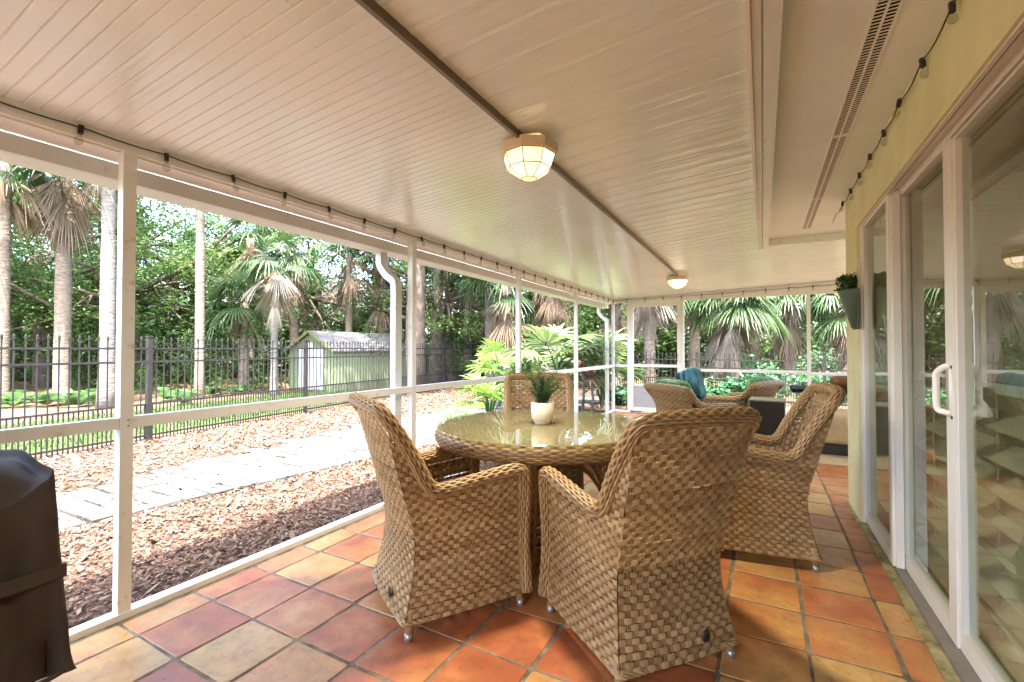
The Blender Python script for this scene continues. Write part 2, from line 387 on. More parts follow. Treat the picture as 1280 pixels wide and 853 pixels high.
sheet('lawn', LAWN[:4] + LAWN[4:], .004, M['lawn'])
# paver path
near = spl([-6, 1.3, 2.6, 5.1, 7, 9, 12], [-4.7, -4.53, -4.36, -4.0, -3.75, -3.6, -3.6])
far = spl([-6, 1.3, 2.25, 5.4, 7.5, 12], [-5.6, -5.58, -5.62, -5.95, -6.0, -5.6])
mb = MB(); mb.grid(np.array([[[near(y) + .02, y, gz(-4.5) + .012] for y in np.linspace(-6, 12, 40)], [[far(y) - .02, y, gz(-5.5) + .012] for y in np.linspace(-6, 12, 40)]]))
struct('path', mb, M['soil'])
mb = MB(); y = -6.0
while y < 12:
    h = .205; x = float(near(y)) - rng.uniform(0, .02)
    while x > far(y):
        L = rng.choice([.2, .3, .3, .4]); x1 = x - L + .012
        z = gz(x) + .028 + rng.normal(0, .003); j = rng.normal(0, .004, 4); x1 += .012
        top = np.array([[x1, y + j[0], z], [x, y + j[1], z], [x, y + h - .022 + j[2], z], [x1, y + h - .022 + j[3], z]]); ctr = top.mean(0)
        base = top.copy(); base[:, 2] -= .03; inn = ctr + (top - ctr) * np.array([.95, .94, 1]); inn[:, 2] += .004
        cv = rng.random(); mb.grid(np.stack([base, top, inn]), cv, cu=True); mb.quads(inn[None], cv)
        x -= L
    y += h
tag(mb.build('path_pavers', M['paver']), kind='structure')
# mulch chips
def chips(n, xf, yr, smin, smax):
    out = []; cs = []
    y = rng.uniform(*yr, n); x = xf(y, rng.random(n)); L = rng.uniform(smin, smax, n); W = L * rng.uniform(.25, .55, n); a = rng.uniform(0, 2 * PI, n)
    tilt = rng.normal(0, .35, n); roll = rng.normal(0, .35, n); z = np.vectorize(gz)(x) + .012 + rng.uniform(0, .022, n)
    ca, sa = np.cos(a), np.sin(a); dx = np.stack([ca, sa, np.sin(tilt)], -1); dy = np.stack([-sa, ca, np.sin(roll)], -1); c = np.stack([x, y, z], -1)
    q = np.stack([c - dx*L[:,None]/2 - dy*W[:,None]*.3, c - dx*L[:,None]*.1 - dy*W[:,None]/2, c + dx*L[:,None]/2 + dy*W[:,None]*.1, c + dx*L[:,None]*.05 + dy*W[:,None]/2], 1)
    return q, np.clip(rng.beta(1.6, 1.5, n) + .0, 0, 1)
mb = MB()
q, c = chips(24000, lambda y, u: near(y) + .03 + (-2.56 - near(y) - .03) * u, (.3, 7.5), .02, .052); mb.quads(q, c)
q, c = chips(16000, lambda y, u: (-7.7 - .15 * y) + (far(y) + 7.65 + .15 * y) * u, (-1, 13), .03, .085); mb.quads(q, np.clip(c + .15, 0, 1))
q, c = chips(26000, lambda y, u: near(y) + .03 + (-2.56 - near(y) - .03) * u, (.3, 6.5), .008, .026); mb.quads(q, c)
q, c = chips(1200, lambda y, u: near(y) + (-2.58 - near(y)) * u, (.3, 8), .06, .11); q[..., 2] += .008; mb.quads(q, np.clip(c*.8 + .1, 0, 1))
q, c = chips(900, lambda y, u: far(y) + (near(y) - far(y)) * u, (0, 8), .03, .06); q[..., 2] += .03; mb.quads(q, c)
tag(mb.build('mulch_chips', M['chips']), kind='stuff')
mb = MB(); n = 12000; u = rng.random(n); y = rng.uniform(-4, 11, n); x = -8.35 - .155 * np.maximum(y, 0) - u * 3.3
h = rng.uniform(.05, .13, n); a = rng.uniform(0, 2*PI, n); c0 = np.stack([x, y, np.vectorize(gz)(x)], -1); d = np.stack([np.cos(a), np.sin(a), 0*a], -1)*.012; ln = rng.normal(0, .04, (n, 3)); ln[:, 2] = h
mb.quads(np.stack([c0 - d, c0 + d, c0 + ln + d*.1, c0 + ln - d*.1], 1), rng.random(n)); tag(mb.build('grass', M['grass']), kind='stuff')

# tile floor
mb = MB(); X0, Y0, S = -2.307, .967, .3035; SX = .3074; g = .014
def tile(x0, x1, y0, y1):
    if x1 - x0 < .05 or y1 - y0 < .05: return
    gx = g / 2 + rng.uniform(-.002, .002); x0 += gx; x1 -= gx; y0 += g / 2; y1 -= g / 2
    r = .012; pts = []
    for cx_, cy_, a0 in ((x1 - r, y1 - r, 0), (x0 + r, y1 - r, 90), (x0 + r, y0 + r, 180), (x1 - r, y0 + r, 270)):
        jx, jy = rng.normal(0, .0018, 2)
        for k in range(4):
            a = math.radians(a0 + 30 * k); pts.append((cx_ + r * math.cos(a) + jx, cy_ + r * math.sin(a) + jy))
    pts = np.array(pts); z = rng.normal(0, .0006); tx, ty = rng.normal(0, .0022, 2); c = pts.mean(0)
    def ring(f, dz): 
        q = c + (pts - c) * f; return np.column_stack([q, z + dz + (q[:, 0] - c[0]) * tx + (q[:, 1] - c[1]) * ty])
    cv = float(np.clip(rng.choice([.15, .3, .45, .62, .8]) + rng.normal(0, .08), 0, 1))
    mb.grid(np.stack([ring(1, -.012), ring(1, -.003), ring(.985, -.0005), ring(.95, 0)]), cv, cu=True); mb.ngon(ring(.95, 0), cv)
yl = [Y0 + S * k for k in range(-13, 26)] + [YE - .03]
for j in range(len(yl) - 1):
    y0, y1 = yl[j], yl[j + 1]
    if y0 > YE - .06: continue
    xl = [XL + .03] + [X0 + SX * k for k in range(0, 10)]
    if y0 < 4.3: xl += [.578]
    else: xl += [X0 + SX * k for k in range(10, 20)]
    for i in range(len(xl) - 1): tile(xl[i], xl[i + 1], y0, min(y1, YE - .03))
struct('tile_floor', mb, M['tile'], False)
mb = MB(); mb.box(XL - .07, 3.9, YS, YE + .08, -.20, -.0032); struct('floor_slab', mb, M['grout'])

# ================================================================== PORCH ROOF
def slope(y): return .08 if y < 5.85 else .08 - .047 * min((y - 5.85) / 2.9, 1)
def rz(x, y): return 2.144 + slope(y) * (x - XL)
roof = thing('porch_roof', 'white ribbed aluminium pan roof over the tiled porch', 'roof')
def panel(x0, x1, y0, y1, pitch, depth, gw=.004):
    ys = []; y = y0
    while y < y1:
        ys += [(y, 0), (min(y + pitch - gw * 2, y1 - .006), 0), (min(y + pitch - gw * 1.15, y1 - .004), depth), (min(y + pitch - gw * .85, y1 - .003), depth)]; y += pitch
    xs = np.linspace(x0, x1, 7); mb = MB()
    mb.grid(np.array([[[x, yy, rz(x, yy) + dz] for x in xs] for yy, dz in ys]))
    mb.grid(np.array([[[x, yy, rz(x, yy) + .07] for x in xs] for yy in np.linspace(y0, y1, 12)]))
    for a, b in ((x0, x0), (x1, x1)):
        mb.grid(np.array([[[a, yy, rz(a, yy) + dz] for yy in np.linspace(y0, y1, 30)] for dz in (.004, .07)]))
    return mb
XS = -1.05
panel(-2.72, XS - .003, YS, YE + .15, .0515, .004).build('roof_panel', M['ceil'], roof)
panel(XS + .003, .06, YS, 5.9, .152, -.0028, .013).build('roof_panel', M['ceil_glossy'], roof)
panel(XS + .003, 3.9, 5.903, YE + .15, .152, -.0028, .013).build('roof_panel', M['ceil_glossy'], roof)
panel(.0702, 3.9, 5.705, 5.901, .155, .003, .005).build('roof_panel', M['ceil'], roof)
mb = MB(); yy = np.linspace(YS, 7.0, 12)
for a, b, t, bt in ((XS - .012, XS + .005, 0.0, .022), (XS + .005, XS + .018, 0.0, .034)):
    mb.grid(np.array([[[a, y, rz(XS, y) + .001], [a, y, rz(XS, y) - bt], [b, y, rz(XS, y) - bt], [b, y, rz(XS, y) + .001]] for y in yy]))
mb.ngon([(XS - .012, 7, rz(XS, 7)), (XS + .018, 7, rz(XS, 7)), (XS + .018, 7, rz(XS, 7) - .034), (XS - .012, 7, rz(XS, 7) - .022)])
mb.build('wiring_channel', M['conduit'], roof)
mb = MB(); mb.box(-.045, -.028, YS, 5.95, 2.318, 2.352); mb.build('edge_trim', M['bright_white'], roof)
mb = MB(); mb.box(-.026, .004, YS, 5.95, 2.328, 2.43); mb.build('support_beam', M['white'], roof)
mb = MB(); mb.box(.012, .068, YS, 5.93, 2.322, 2.43); mb.build('support_beam', M['white'], roof)
# gutter and its downspouts
gut = thing('gutter', 'long tan metal gutter under the roof edge outside the screens', 'gutter', (0, 0, 0))
mb = MB(); gp = [(-2.68, 2.075), (-2.68, 1.998), (-2.70, 1.994), (-2.84, 1.994), (-2.86, 2.0), (-2.875, 2.12), (-2.868, 2.12), (-2.853, 2.008), (-2.69, 2.004), (-2.688, 2.075)]
mb.grid(np.array([[[x, y, z] for x, z in gp] for y in (YS, YE + .2)]), cu=True); mb.build('trough', M['white'], gut)
mb = MB(); mb.box(-2.72, -2.53, YS, YE + .2, 2.078, 2.090); mb.build('roof_flange', M['bright_white'], gut)
def downspout(y, label):
    t = thing('downspout', label, 'downspout', (0, 0, 0), 0, 'downspouts behind the screen posts')
    p = catmull([(-2.775, y, 2.0), (-2.775, y, 1.93), (-2.765, y, 1.88), (-2.70, y, 1.80), (-2.625, y, 1.745), (-2.612, y, 1.68), (-2.612, y, 1.5)], 6)
    mb = MB(); w, d = .075, .055
    tt = np.gradient(p, axis=0); tt /= np.linalg.norm(tt, axis=1)[:, None]; nn = np.cross(V3(0, 1, 0), tt)
    def rect(p, nn): return np.stack([p + V3(0, -w/2, 0) - nn*d/2, p + V3(0, w/2, 0) - nn*d/2, p + V3(0, w/2, 0) + nn*d/2, p + V3(0, -w/2, 0) + nn*d/2], 1)
    mb.grid(rect(p, nn), cu=True); mb.build('elbow', M['white'], t, False)
    mb = MB(); q = np.array([(-2.612, y, 1.5), (-2.612, y, -.10)]); mb.grid(rect(q, np.tile(V3(-1, 0, 0), (2, 1))), cu=True); mb.build('pipe', M['white'], t)
    return t
downspout(2.84, 'tan downspout curving in beside the post behind the woven chair')
downspout(8.62, 'tan downspout curving in at the far corner of the screen room')

# ================================================================== SCREEN WALLS
def bx(mbname, mat, parent, *b):
    m = MB(); m.box(*b); return m.build(mbname, mat, parent)
side = thing('screen_wall', 'long white aluminium screen wall facing the mulch bed and fence', 'screen wall')
py = [-2.86, -.93, .998, 2.936, 4.82, 6.73, 8.74]; pw = .025
for y in py: bx('post', M['white'], side, XL - .05, XL, y - pw, y + pw, .0, 2.086)
bx('header', M['white'], side, XL - .052, XL + .002, YS, YE, 2.086, 2.146)
bx('sill', M['bright_white'], side, XL - .055, XL + .004, YS, YE, -.03, .026)
for a, b in zip(py[:-1], py[1:]): bx('rail', M['white'], side, XL - .048, XL - .003, a + pw + .001, b - pw - .001, .842, .892)
for a, b in zip(py[:-1], py[1:]):
    m = MB(); m.quads([[(XL - .03, a + pw, .026), (XL - .03, b - pw, .026), (XL - .03, b - pw, 2.086), (XL - .03, a + pw, 2.086)]]); m.build('screen', M['screen'], side)
for y in py[2:]:
    for z in (.852, .880):
        m = MB(); m.lathe([(.0045, 0), (.0045, .0015), (.003, .003), (0, .003)], 10, cap=False); sc_ = m.build('screw', M['grey_metal'], side); sc_.location = (XL, y + .006, z); sc_.rotation_euler = (0, PI/2, 0)
end = thing('screen_wall', 'white aluminium screen wall across the far end of the porch beyond the lounge chairs', 'screen wall')
for x in (-2.235, -1.262, .655, 2.6, 3.85): bx('post', M['white'], end, x - .025, x + .025, YE, YE + .05, 0, 2.07)
def etop(x): return rz(x, YE) - .003
m = MB(); m.grid(np.array([[[x, YE - .002, 2.07], [x, YE - .002, etop(x)], [x, YE + .052, etop(x)], [x, YE + .052, 2.07]] for x in np.linspace(XL, 3.9, 8)]), cu=True); m.build('header', M['white'], end)
bx('sill', M['bright_white'], end, XL, -2.21, YE - .004, YE + .055, -.03, .026); bx('sill', M['bright_white'], end, -1.287, 3.9, YE - .004, YE + .055, -.03, .026)
for a, b, z in ((XL + .002, -2.262, .87), (-1.235, .628, .818), (.682, 2.573, .80)): bx('rail', M['white'], end, a, b, YE + .003, YE + .047, z - .025, z + .022)
for a, b in ((XL, -2.26), (-1.237, .63), (.68, 2.575)):
    m = MB(); m.quads([[(a, YE + .03, .026), (b, YE + .03, .026), (b, YE + .03, 2.07), (a, YE + .03, 2.07)]]); m.build('screen', M['screen'], end)
door = thing('screen_door', 'white screen door with a solid kick panel in the far corner', 'screen door', (-1.75, YE + .02, 0))
dm = MB()
dm.box(-.457, -.395, -.02, .022, .03, 2.06); dm.box(.395, .457, -.02, .022, .03, 2.06); dm.box(-.394, .394, -.018, .02, 1.98, 2.06); dm.box(-.394, .394, -.018, .02, .03, .10)
dm.build('frame', M['white_door'], door)
bx('rail', M['white_door'], door, -.394, .394, -.016, .018, .855, .905); bx('rail', M['white_door'], door, -.394, .394, -.016, .018, .50, .53)
bx('kick_panel', plain('kick_panel_white', (.34, .34, .35), .5), door, -.394, .394, -.008, .008, .102, .498)
m = MB(); m.quads([[(-.394, 0, .53), (.394, 0, .53), (.394, 0, 1.98), (-.394, 0, 1.98)]]); m.build('screen', M['screen'], door)
m = MB(); m.tube([(.41, -.02, .98), (.41, -.06, .98), (.41, -.06, 1.10), (.41, -.02, 1.10)], .008); m.build('handle', M['grey_metal'], door)

# ================================================================== HOUSE
XW = .58
house = thing('house', 'yellow-green stucco house wall with white soffit along the porch', 'house')
m = MB(); m.box(XW, XW + .18, 3.93, 4.42, -.05, 2.369); m.box(XW, XW + .18, -6, 3.93, 2.075, 2.369); m.box(XW, XW + .18, -6, -1.3, -.05, 2.075)
m.box(XW + .18, 6.0, 4.24, 4.42, -.05, 2.369); m.box(XW, 6.0, -6.18, -6, -.05, 2.369); m.box(XW, XW + .011, -6, 3.93, 2.042, 2.074); m.build('wall', M['wall'], house)
m = MB()
for a, b in ((-6, -2.0), (-1.997, .55), (.553, 3.127), (3.13, 5.65)): m.box(.07, .343, a, b, 2.37, 2.40); m.box(.428, 3.9, a, b, 2.37, 2.40) 
m.box(.343, .428, 5.32, 5.65, 2.37, 2.40); m.build('soffit', M['soffit'], house)
m = MB(); m.box(.07, 3.9, 5.652, 5.70, 2.30, 2.44); m.build('fascia', M['white'], house)
m = MB(); m.grid(np.array([[[.0, y, 2.45], [4.0, y, 3.4], [8.0, y, 2.45]] for y in (-7, 5.8)])); m.grid(np.array([[[.0, y, 2.41], [8.0, y, 2.41]] for y in (-7, 5.8)])); m.build('roof', M['shed_roof'], house)
m = MB(); m.box(.82, 5.9, -5.9, 4.2, -.06, -.005); m.build('interior_floor', M['room_floor'], house)
m = MB(); m.box(5.0, 5.05, -5.9, 4.2, 0, 2.36); m.box(.80, 5.0, -3.0, -2.95, 0, 2.36); m.box(.80, 5.0, 4.15, 4.2, 0, 2.36); m.box(.78, 5.9, -5.9, 4.2, 2.34, 2.365); m.build('interior_wall', M['room_wall'], house)
m = MB(); m.box(.572, .612, -1.3, 4.0, -.02, .014); m.box(.564, .58, 3.93, 4.42, -.02, .012); m.build('kerb', M['kerb'], house)
# soffit vent
vent = thing('soffit_vent', 'long slotted white vent strip in the soffit above the sliding doors', 'vent')
m = MB(); m.box(.345, .426, -2, 5.318, 2.389, 2.398); m.build('slot_shade', M['vent_dark'], vent)  # near-black sheet painted in for the shade inside the vent slots
m = MB()
for x0, x1 in ((.343, .352), (.382, .389), (.419, .428)): m.box(x0, x1, -2, 5.318, 2.366, 2.374)
y = -1.0
while y < 5.3:
    m.box(.352, .382, y, y + .0045, 2.368, 2.371); m.box(.389, .419, y, y + .0045, 2.368, 2.371); y += .021
for y in (-.6, .62, 1.84, 3.06, 4.28): m.box(.351, .42, y, y + .02, 2.3655, 2.3745)
m.build('grille', M['bright_white'], vent)

# sliding doors
sd = thing('sliding_glass_door', 'white three panel sliding glass door set in the yellow-green wall', 'sliding door', (.6, 1.5, 0))
def lb(name, mat, *b): return bx(name, mat, sd, b[0] - .6, b[1] - .6, b[2] - 1.5, b[3] - 1.5, b[4], b[5])
lb('sill', M['sill_grey'], .613, .79, -1.3, 3.925, -.02, .030)
m = MB()
for x0, x1, z in ((.613, .627, 2.04), (.652, .658, 2.03), (.70, .708, 2.03), (.745, .79, 2.03)): m.box(x0 - .6, x1 - .6, -2.8, 2.425, z, 2.073)
m.box(.627 - .6, .745 - .6, -2.8, 2.424, 2.058, 2.072)
m.box(.592 - .6, .606 - .6, -2.8, 2.41, 2.036, 2.072); m.build('head_frame', M['bright_white'], sd)
m = MB(); m.box(.596 - .6, .614 - .6, 2.412, 2.429, .02, 2.074); m.box(.614 - .6, .79 - .6, 2.40, 2.43, .02, 2.06); m.build('jamb', M['white_door'], sd)
def gpanel(xc, y0, y1, sw0, sw1, handle=False):
    t = .024; f = MB(); a = xc - .6
    f.box(a - t, a + t, y0 - 1.5, y0 + sw0 - 1.5, .034, 2.052); f.box(a - t, a + t, y1 - sw1 - 1.5, y1 - 1.5, .034, 2.052)
    f.box(a - t, a + t, y0 + sw0 + .0005 - 1.5, y1 - sw1 - .0005 - 1.5, .034, .105); f.box(a - t, a + t, y0 + sw0 + .0005 - 1.5, y1 - sw1 - .0005 - 1.5, 2.018, 2.052)
    p = f.build('door_panel', M['white_door'], sd)
    g = MB(); g.box(a - .004, a + .004, y0 + sw0 - 1.499, y1 - sw1 - 1.501, .104, 2.019); g.build('pane', M['glass'], p)
    if handle:
        h = MB(); yh = y0 + .035 - 1.5
        pts = catmull([(a - t, yh + .004, .94), (a - .040, yh + .010, .945), (a - .058, yh + .03, .96), (a - .060, yh + .03, 1.06), (a - .058, yh + .03, 1.10), (a - .040, yh + .012, 1.125), (a - t, yh + .004, 1.13)], 5)
        h.tube(pts, .012, 8); h.box(a - t - .003, a - t, yh - .014, yh + .018, .93, 1.14); h.build('handle', M['bright_white'], p, True)
gpanel(.630, 3.17, 3.918, .055, .05)
gpanel(.682, 2.42, 3.22, .085, .05, True)
gpanel(.690, .95, 2.417, .085, .02)
gpanel(.640, -1.28, 1.05, .08, .08)
m = MB(); m.box(.62-.6,.654-.6,3.155-1.5,3.169-1.5,.032,2.052); m.build('interlock_stile', M['white_door'], sd)
m = MB()
for z in (.92, 1.12): m.box(.655 - .6, .66 - .6, 2.435 - 1.5, 2.447 - 1.5, z, z + .012)
m.build('latch_screw', M['dark'], sd)
bl = thing('window_shutter', 'pale wide louvred shutters behind the lower half of the sliding glass doors', 'shutters', (.79, 2.75, 0))
m = MB(); z = .10
while z < 1.0:
    m.box(-.05, .05, -1.9, .62, -.004, .004, R=[[math.cos(.5), 0, -math.sin(.5)], [0, 1, 0], [math.sin(.5), 0, math.cos(.5)]], o=(0, 0, z)); z += .118
m.build('louvres', M['blind'], bl)
bx('top_rail', M['blind'], bl, -.02, .02, -1.9, .62, 1.03, 1.07); bx('bottom_rail', M['blind'], bl, -.02, .02, -1.9, .62, .0, .045)
for y in (-1.0, -.3, .45): m = MB(); m.tube([(0, y, .045), (0, y, 1.03)], .005, 6); m.build('tilt_rod', M['blind'], bl)

# ================================================================== STRING LIGHTS
def string(label, pts, spacing, drop, phase=.1, skip=()):
    t = thing('string_lights', label, 'string lights')
    P = np.asarray(pts, float); L = np.concatenate([[0], np.cumsum(np.linalg.norm(np.diff(P, axis=0), axis=1))])
    at = lambda s: np.array([np.interp(s, L, P[:, k]) for k in range(3)])
    n = int(L[-1] / spacing); ss = [phase + spacing * k for k in range(n) if phase + spacing * k < L[-1] - .02]
    path = []
    for s in np.linspace(0, L[-1], n * 6):
        q = at(s); u = ((s - phase) / spacing) % 1; q = q + V3(0, 0, -drop * math.sin(PI * u)); path.append(q)
    m = MB(); m.tube(path, .0032, 5); m.build('cable', M['dark'], t, True)
    for i, s in enumerate(ss):
        q = at(s); j = rng.normal(0, .15, 2); dirv = V3(j[0], j[1], -1); dirv /= np.linalg.norm(dirv)
        m = MB(); m.tube([q + V3(0, 0, .008), q + dirv * .028], [.0105, .0095], 7); so_ = m.build('socket', M['dark'], t)
        m = MB(); pr = [(.004, 0), (.009, .006), (.012, .018), (.021, .034), (.023, .048), (.017, .063), (.006, .071), (.0004, .072)]
        R3 = np.stack([np.cross(V3(0, 1, 0), -dirv), V3(0, 1, 0), dirv], 1)
        ang = np.linspace(0, 2*PI, 8, endpoint=False)
        G = .72*np.array([[[r*math.cos(a), r*math.sin(a), z] for a in ang] for r, z in pr]) @ R3.T + q + dirv * .026
        m.grid(G, cu=True); m.build('bulb', M['bulb'], so_, True)
    return t
string('dark string of clear bulbs clipped along the eave above the long screens', [(XL + .012, .2, 2.124), (XL + .012, YE - .06, 2.116)], .3125, .007, .41 - .1)
string('dark string of clear bulbs along the top of the far end screens', [(XL + .05, YE - .02, 2.125), (XL + 1.5, YE - .02, 2.15), (.2, YE - .02, 2.185), (1.6, YE - .02, 2.22)], .33, .01, .2)
string('dark string of clear bulbs along the soffit beside the yellow-green wall', [(.565, .9, 2.345), (.56, 1.6, 2.34), (.565, 3, 2.335), (.56, 4.4, 2.335), (.55, 4.9, 2.33)], .335, .022, .12)

# ================================================================== CEILING LAMPS
def lamp(y, label):
    zt = rz(XS, y) - .02
    t = thing('ceiling_lamp', label, 'ceiling lamp', (XS, y, zt), math.radians(12), 'octagonal lamps under the roof channel')
    a8 = np.linspace(0, 2*PI, 8, endpoint=False)
    def rg(r, z): return np.stack([r*np.cos(a8), r*np.sin(a8), np.full(8, z)], -1)
    m = MB(); m.grid(np.stack([rg(.10, .02), rg(.150, 0), rg(.152, -.006), rg(.152, -.042), rg(.143, -.05), rg(.12, -.05)]), cu=True); m.build('collar', M['collar'], t)
    rings = [(.136, -.051), (.113, -.118), (.042, -.166), (.0, -.170)]
    m = MB()
    for i in range(2):
        A, B = rg(*rings[i]), rg(*rings[i+1])
        for k in range(8):
            k2 = (k+1) % 8; m.quads([[A[k], A[k2], B[k2], B[k]]], .5 + .5 * rng.random() * (1 if i == 0 else .9))
    m.ngon(rg(.042, -.166), .35); m.build('glass_shade', M['lamp'], t)
    m = MB()
    for k in range(8): m.tube([rg(*rings[0])[k], rg(*rings[1])[k], rg(*rings[2])[k]], .0028, 5)
    for r in rings[:3]: m.tube(rg(*r), .0028, 5, closed=True)
    m.build('came_frame', M['brass'], t)
    pl_ = bpy.data.lights.new('lamp_bulb', 'SPOT'); pl_.spot_size = math.radians(165); pl_.spot_blend = 1; pl_.energy = 13; pl_.color = (1, .88, .68); pl_.shadow_soft_size = .09; po_ = bpy.data.objects.new('lamp_bulb', pl_); C.objects.link(po_); po_.location = (0, 0, -.19); po_.parent = t
    return t
lamp(2.12, 'lit octagonal amber glass ceiling lamp above the round dining table')
lamp(6.86, 'lit octagonal amber glass ceiling lamp at the end of the brown channel')

# ================================================================== WICKER
def weave(mb, S, nu, nv, amp=.0035, wr=.96, arch=.0016, sw=.0042, base=.0, seed=0, sub=4, Nflip=1):
    """flat strands running along u woven over paired stakes running along v; S(u,v)->points"""
    r = np.random.default_rng(seed)
    def nrm(u, v):
        e = 1e-3; du = S(np.clip(u+e,0,1), v) - S(np.clip(u-e,0,1), v); dv = S(u, np.clip(v+e,0,1)) - S(u, np.clip(v-e,0,1))
        n = np.cross(du, dv); return Nflip * n / (np.linalg.norm(n, axis=-1, keepdims=True) + 1e-12)
    us = np.linspace(0, 1, nu * sub + 1)
    sq = lambda x: np.clip((np.cos(x) + .42) * 1.5, -1, 1)
    for j in range(nv):
        vc = (j + .5) / nv; hw = wr / 2 / nv * r.uniform(.90, 1.02); vc = vc + r.normal(0, .05) / nv
        ph = PI * (us * nu - .5) + PI * j; off = amp * sq(ph)
        rows = []
        for dv, dn in ((-hw, 0), (0, arch), (hw, 0)):
            v = np.clip(vc + dv, 0, 1) * np.ones_like(us); rows.append(S(us, v) + nrm(us, v) * (off + dn * (off > -.001))[:, None])
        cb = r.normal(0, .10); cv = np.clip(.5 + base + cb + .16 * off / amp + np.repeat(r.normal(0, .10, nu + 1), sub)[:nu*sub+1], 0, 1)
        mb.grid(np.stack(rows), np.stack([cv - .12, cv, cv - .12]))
    vs = np.linspace(0, 1, nv * 3 + 1)
    for i in range(nu):
        for du in (-.17, .17):
            uc = (i + .5 + du) / nu; off = -amp * np.cos(PI * (vs * nv - .5) + PI * i)
            P0 = S(np.full_like(vs, uc), vs); n = nrm(np.full_like(vs, uc), vs)
            t = S(np.full_like(vs, uc + 1e-3), vs) - S(np.full_like(vs, uc - 1e-3), vs); t /= np.linalg.norm(t, axis=-1, keepdims=True) + 1e-12
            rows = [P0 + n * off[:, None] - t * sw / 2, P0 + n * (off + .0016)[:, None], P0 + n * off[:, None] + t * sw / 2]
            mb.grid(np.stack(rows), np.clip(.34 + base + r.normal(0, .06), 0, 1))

def braid(mb, path, R, ns=9, sr=.0062, amp=.0035, lam=.055, twist=0.0, closed=False, seed=1, core=True):
    r = np.random.default_rng(seed); p = np.asarray(path, float)
    d = np.linalg.norm(np.diff(p, axis=0), axis=1); s = np.concatenate([[0], np.cumsum(d)])
    m = int(s[-1] / .012); sn = np.linspace(0, s[-1], m); p = np.stack([np.interp(sn, s, p[:, k]) for k in range(3)], -1)
    t, a, b = frames(p, closed); RR = R if np.ndim(R) == 0 else np.interp(sn, np.linspace(0, s[-1], len(R)), R)
    if core: mb.tube(p, np.asarray(RR) * .86 * np.ones(m), 8, .18, closed=closed)
    for k in range(ns):
        ph = 2*PI*k/ns + twist * sn + .10 * np.sin(2*PI*sn/lam + k*PI)
        rad = RR - sr*.4 + amp*np.sin(2*PI*sn/lam + (k % 2)*PI)
        q = p + rad[:, None]*(np.cos(ph)[:, None]*a + np.sin(ph)[:, None]*b) if np.ndim(rad) else p
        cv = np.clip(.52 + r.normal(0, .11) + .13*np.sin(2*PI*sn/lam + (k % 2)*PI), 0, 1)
        n = 5; tt, aa, bb = frames(q, closed); ang = np.linspace(0, 2*PI, n, endpoint=False)
        P = q[:, None] + sr*(np.cos(ang)[None, :, None]*aa[:, None] + np.sin(ang)[None, :, None]*bb[:, None])
        mb.grid(P, np.repeat(cv[:, None], n, 1), cu=True, cv=closed)

zb0 = .065
yb = spl([zb0, .20, .38, .58, .78, .95], [-.280, -.246, -.228, -.276, -.330, -.378])
hw = spl([zb0, .20, .38, .58, .78, .95], [.268, .248, .238, .248, .258, .262])
yf = spl([zb0, .3, .63], [.300, .286, .280]); hf = spl([zb0, .3, .63], [.275, .262, .280])
def S_back(u, v):
    z = zb0 + v * (.945 - zb0); h = hw(z); x = (u * 2 - 1) * h
    return np.stack([x, yb(z) - .022 * (1 - (x / h) ** 2), z], -1)
def S_side(sx):
    def f(u, v):
        zt = .592 + .045 * u ** 1.5; z = zb0 + v * (zt - zb0)
        return np.stack([sx * (hw(z) + (hf(z) - hw(z)) * u + .012 * np.sin(PI * u)), yb(z) + (yf(z) - yb(z)) * u, z], -1)
    return f
yr = spl([.58, .62, .70, .80, .88, .95], [-.160, -.175, -.215, -.278, -.325, -.372])
def S_wing(sx):
    def f(u, v):
        z = .585 + v * .34; return np.stack([sx * hw(z) * np.ones_like(u), yb(z) + (yr(z) - yb(z)) * u, z], -1)
    return f
RIM = [(.277, .298, .07), (.264, .290, .30), (.278, .286, .54), (.284, .280, .605), (.286, .258, .636), (.285, .20, .640), (.280, .06, .622), (.272, -.08, .600), (.267, -.145, .600), (.264, -.185, .634), (.262, -.235, .73), (.264, -.295, .83), (.264, -.345, .905), (.252, -.374, .944), (.215, -.388, .956), (.10, -.402, .963), (0, -.405, .965)]
RIMF = RIM + [(-x, y, z) for x, y, z in RIM[-2::-1]]
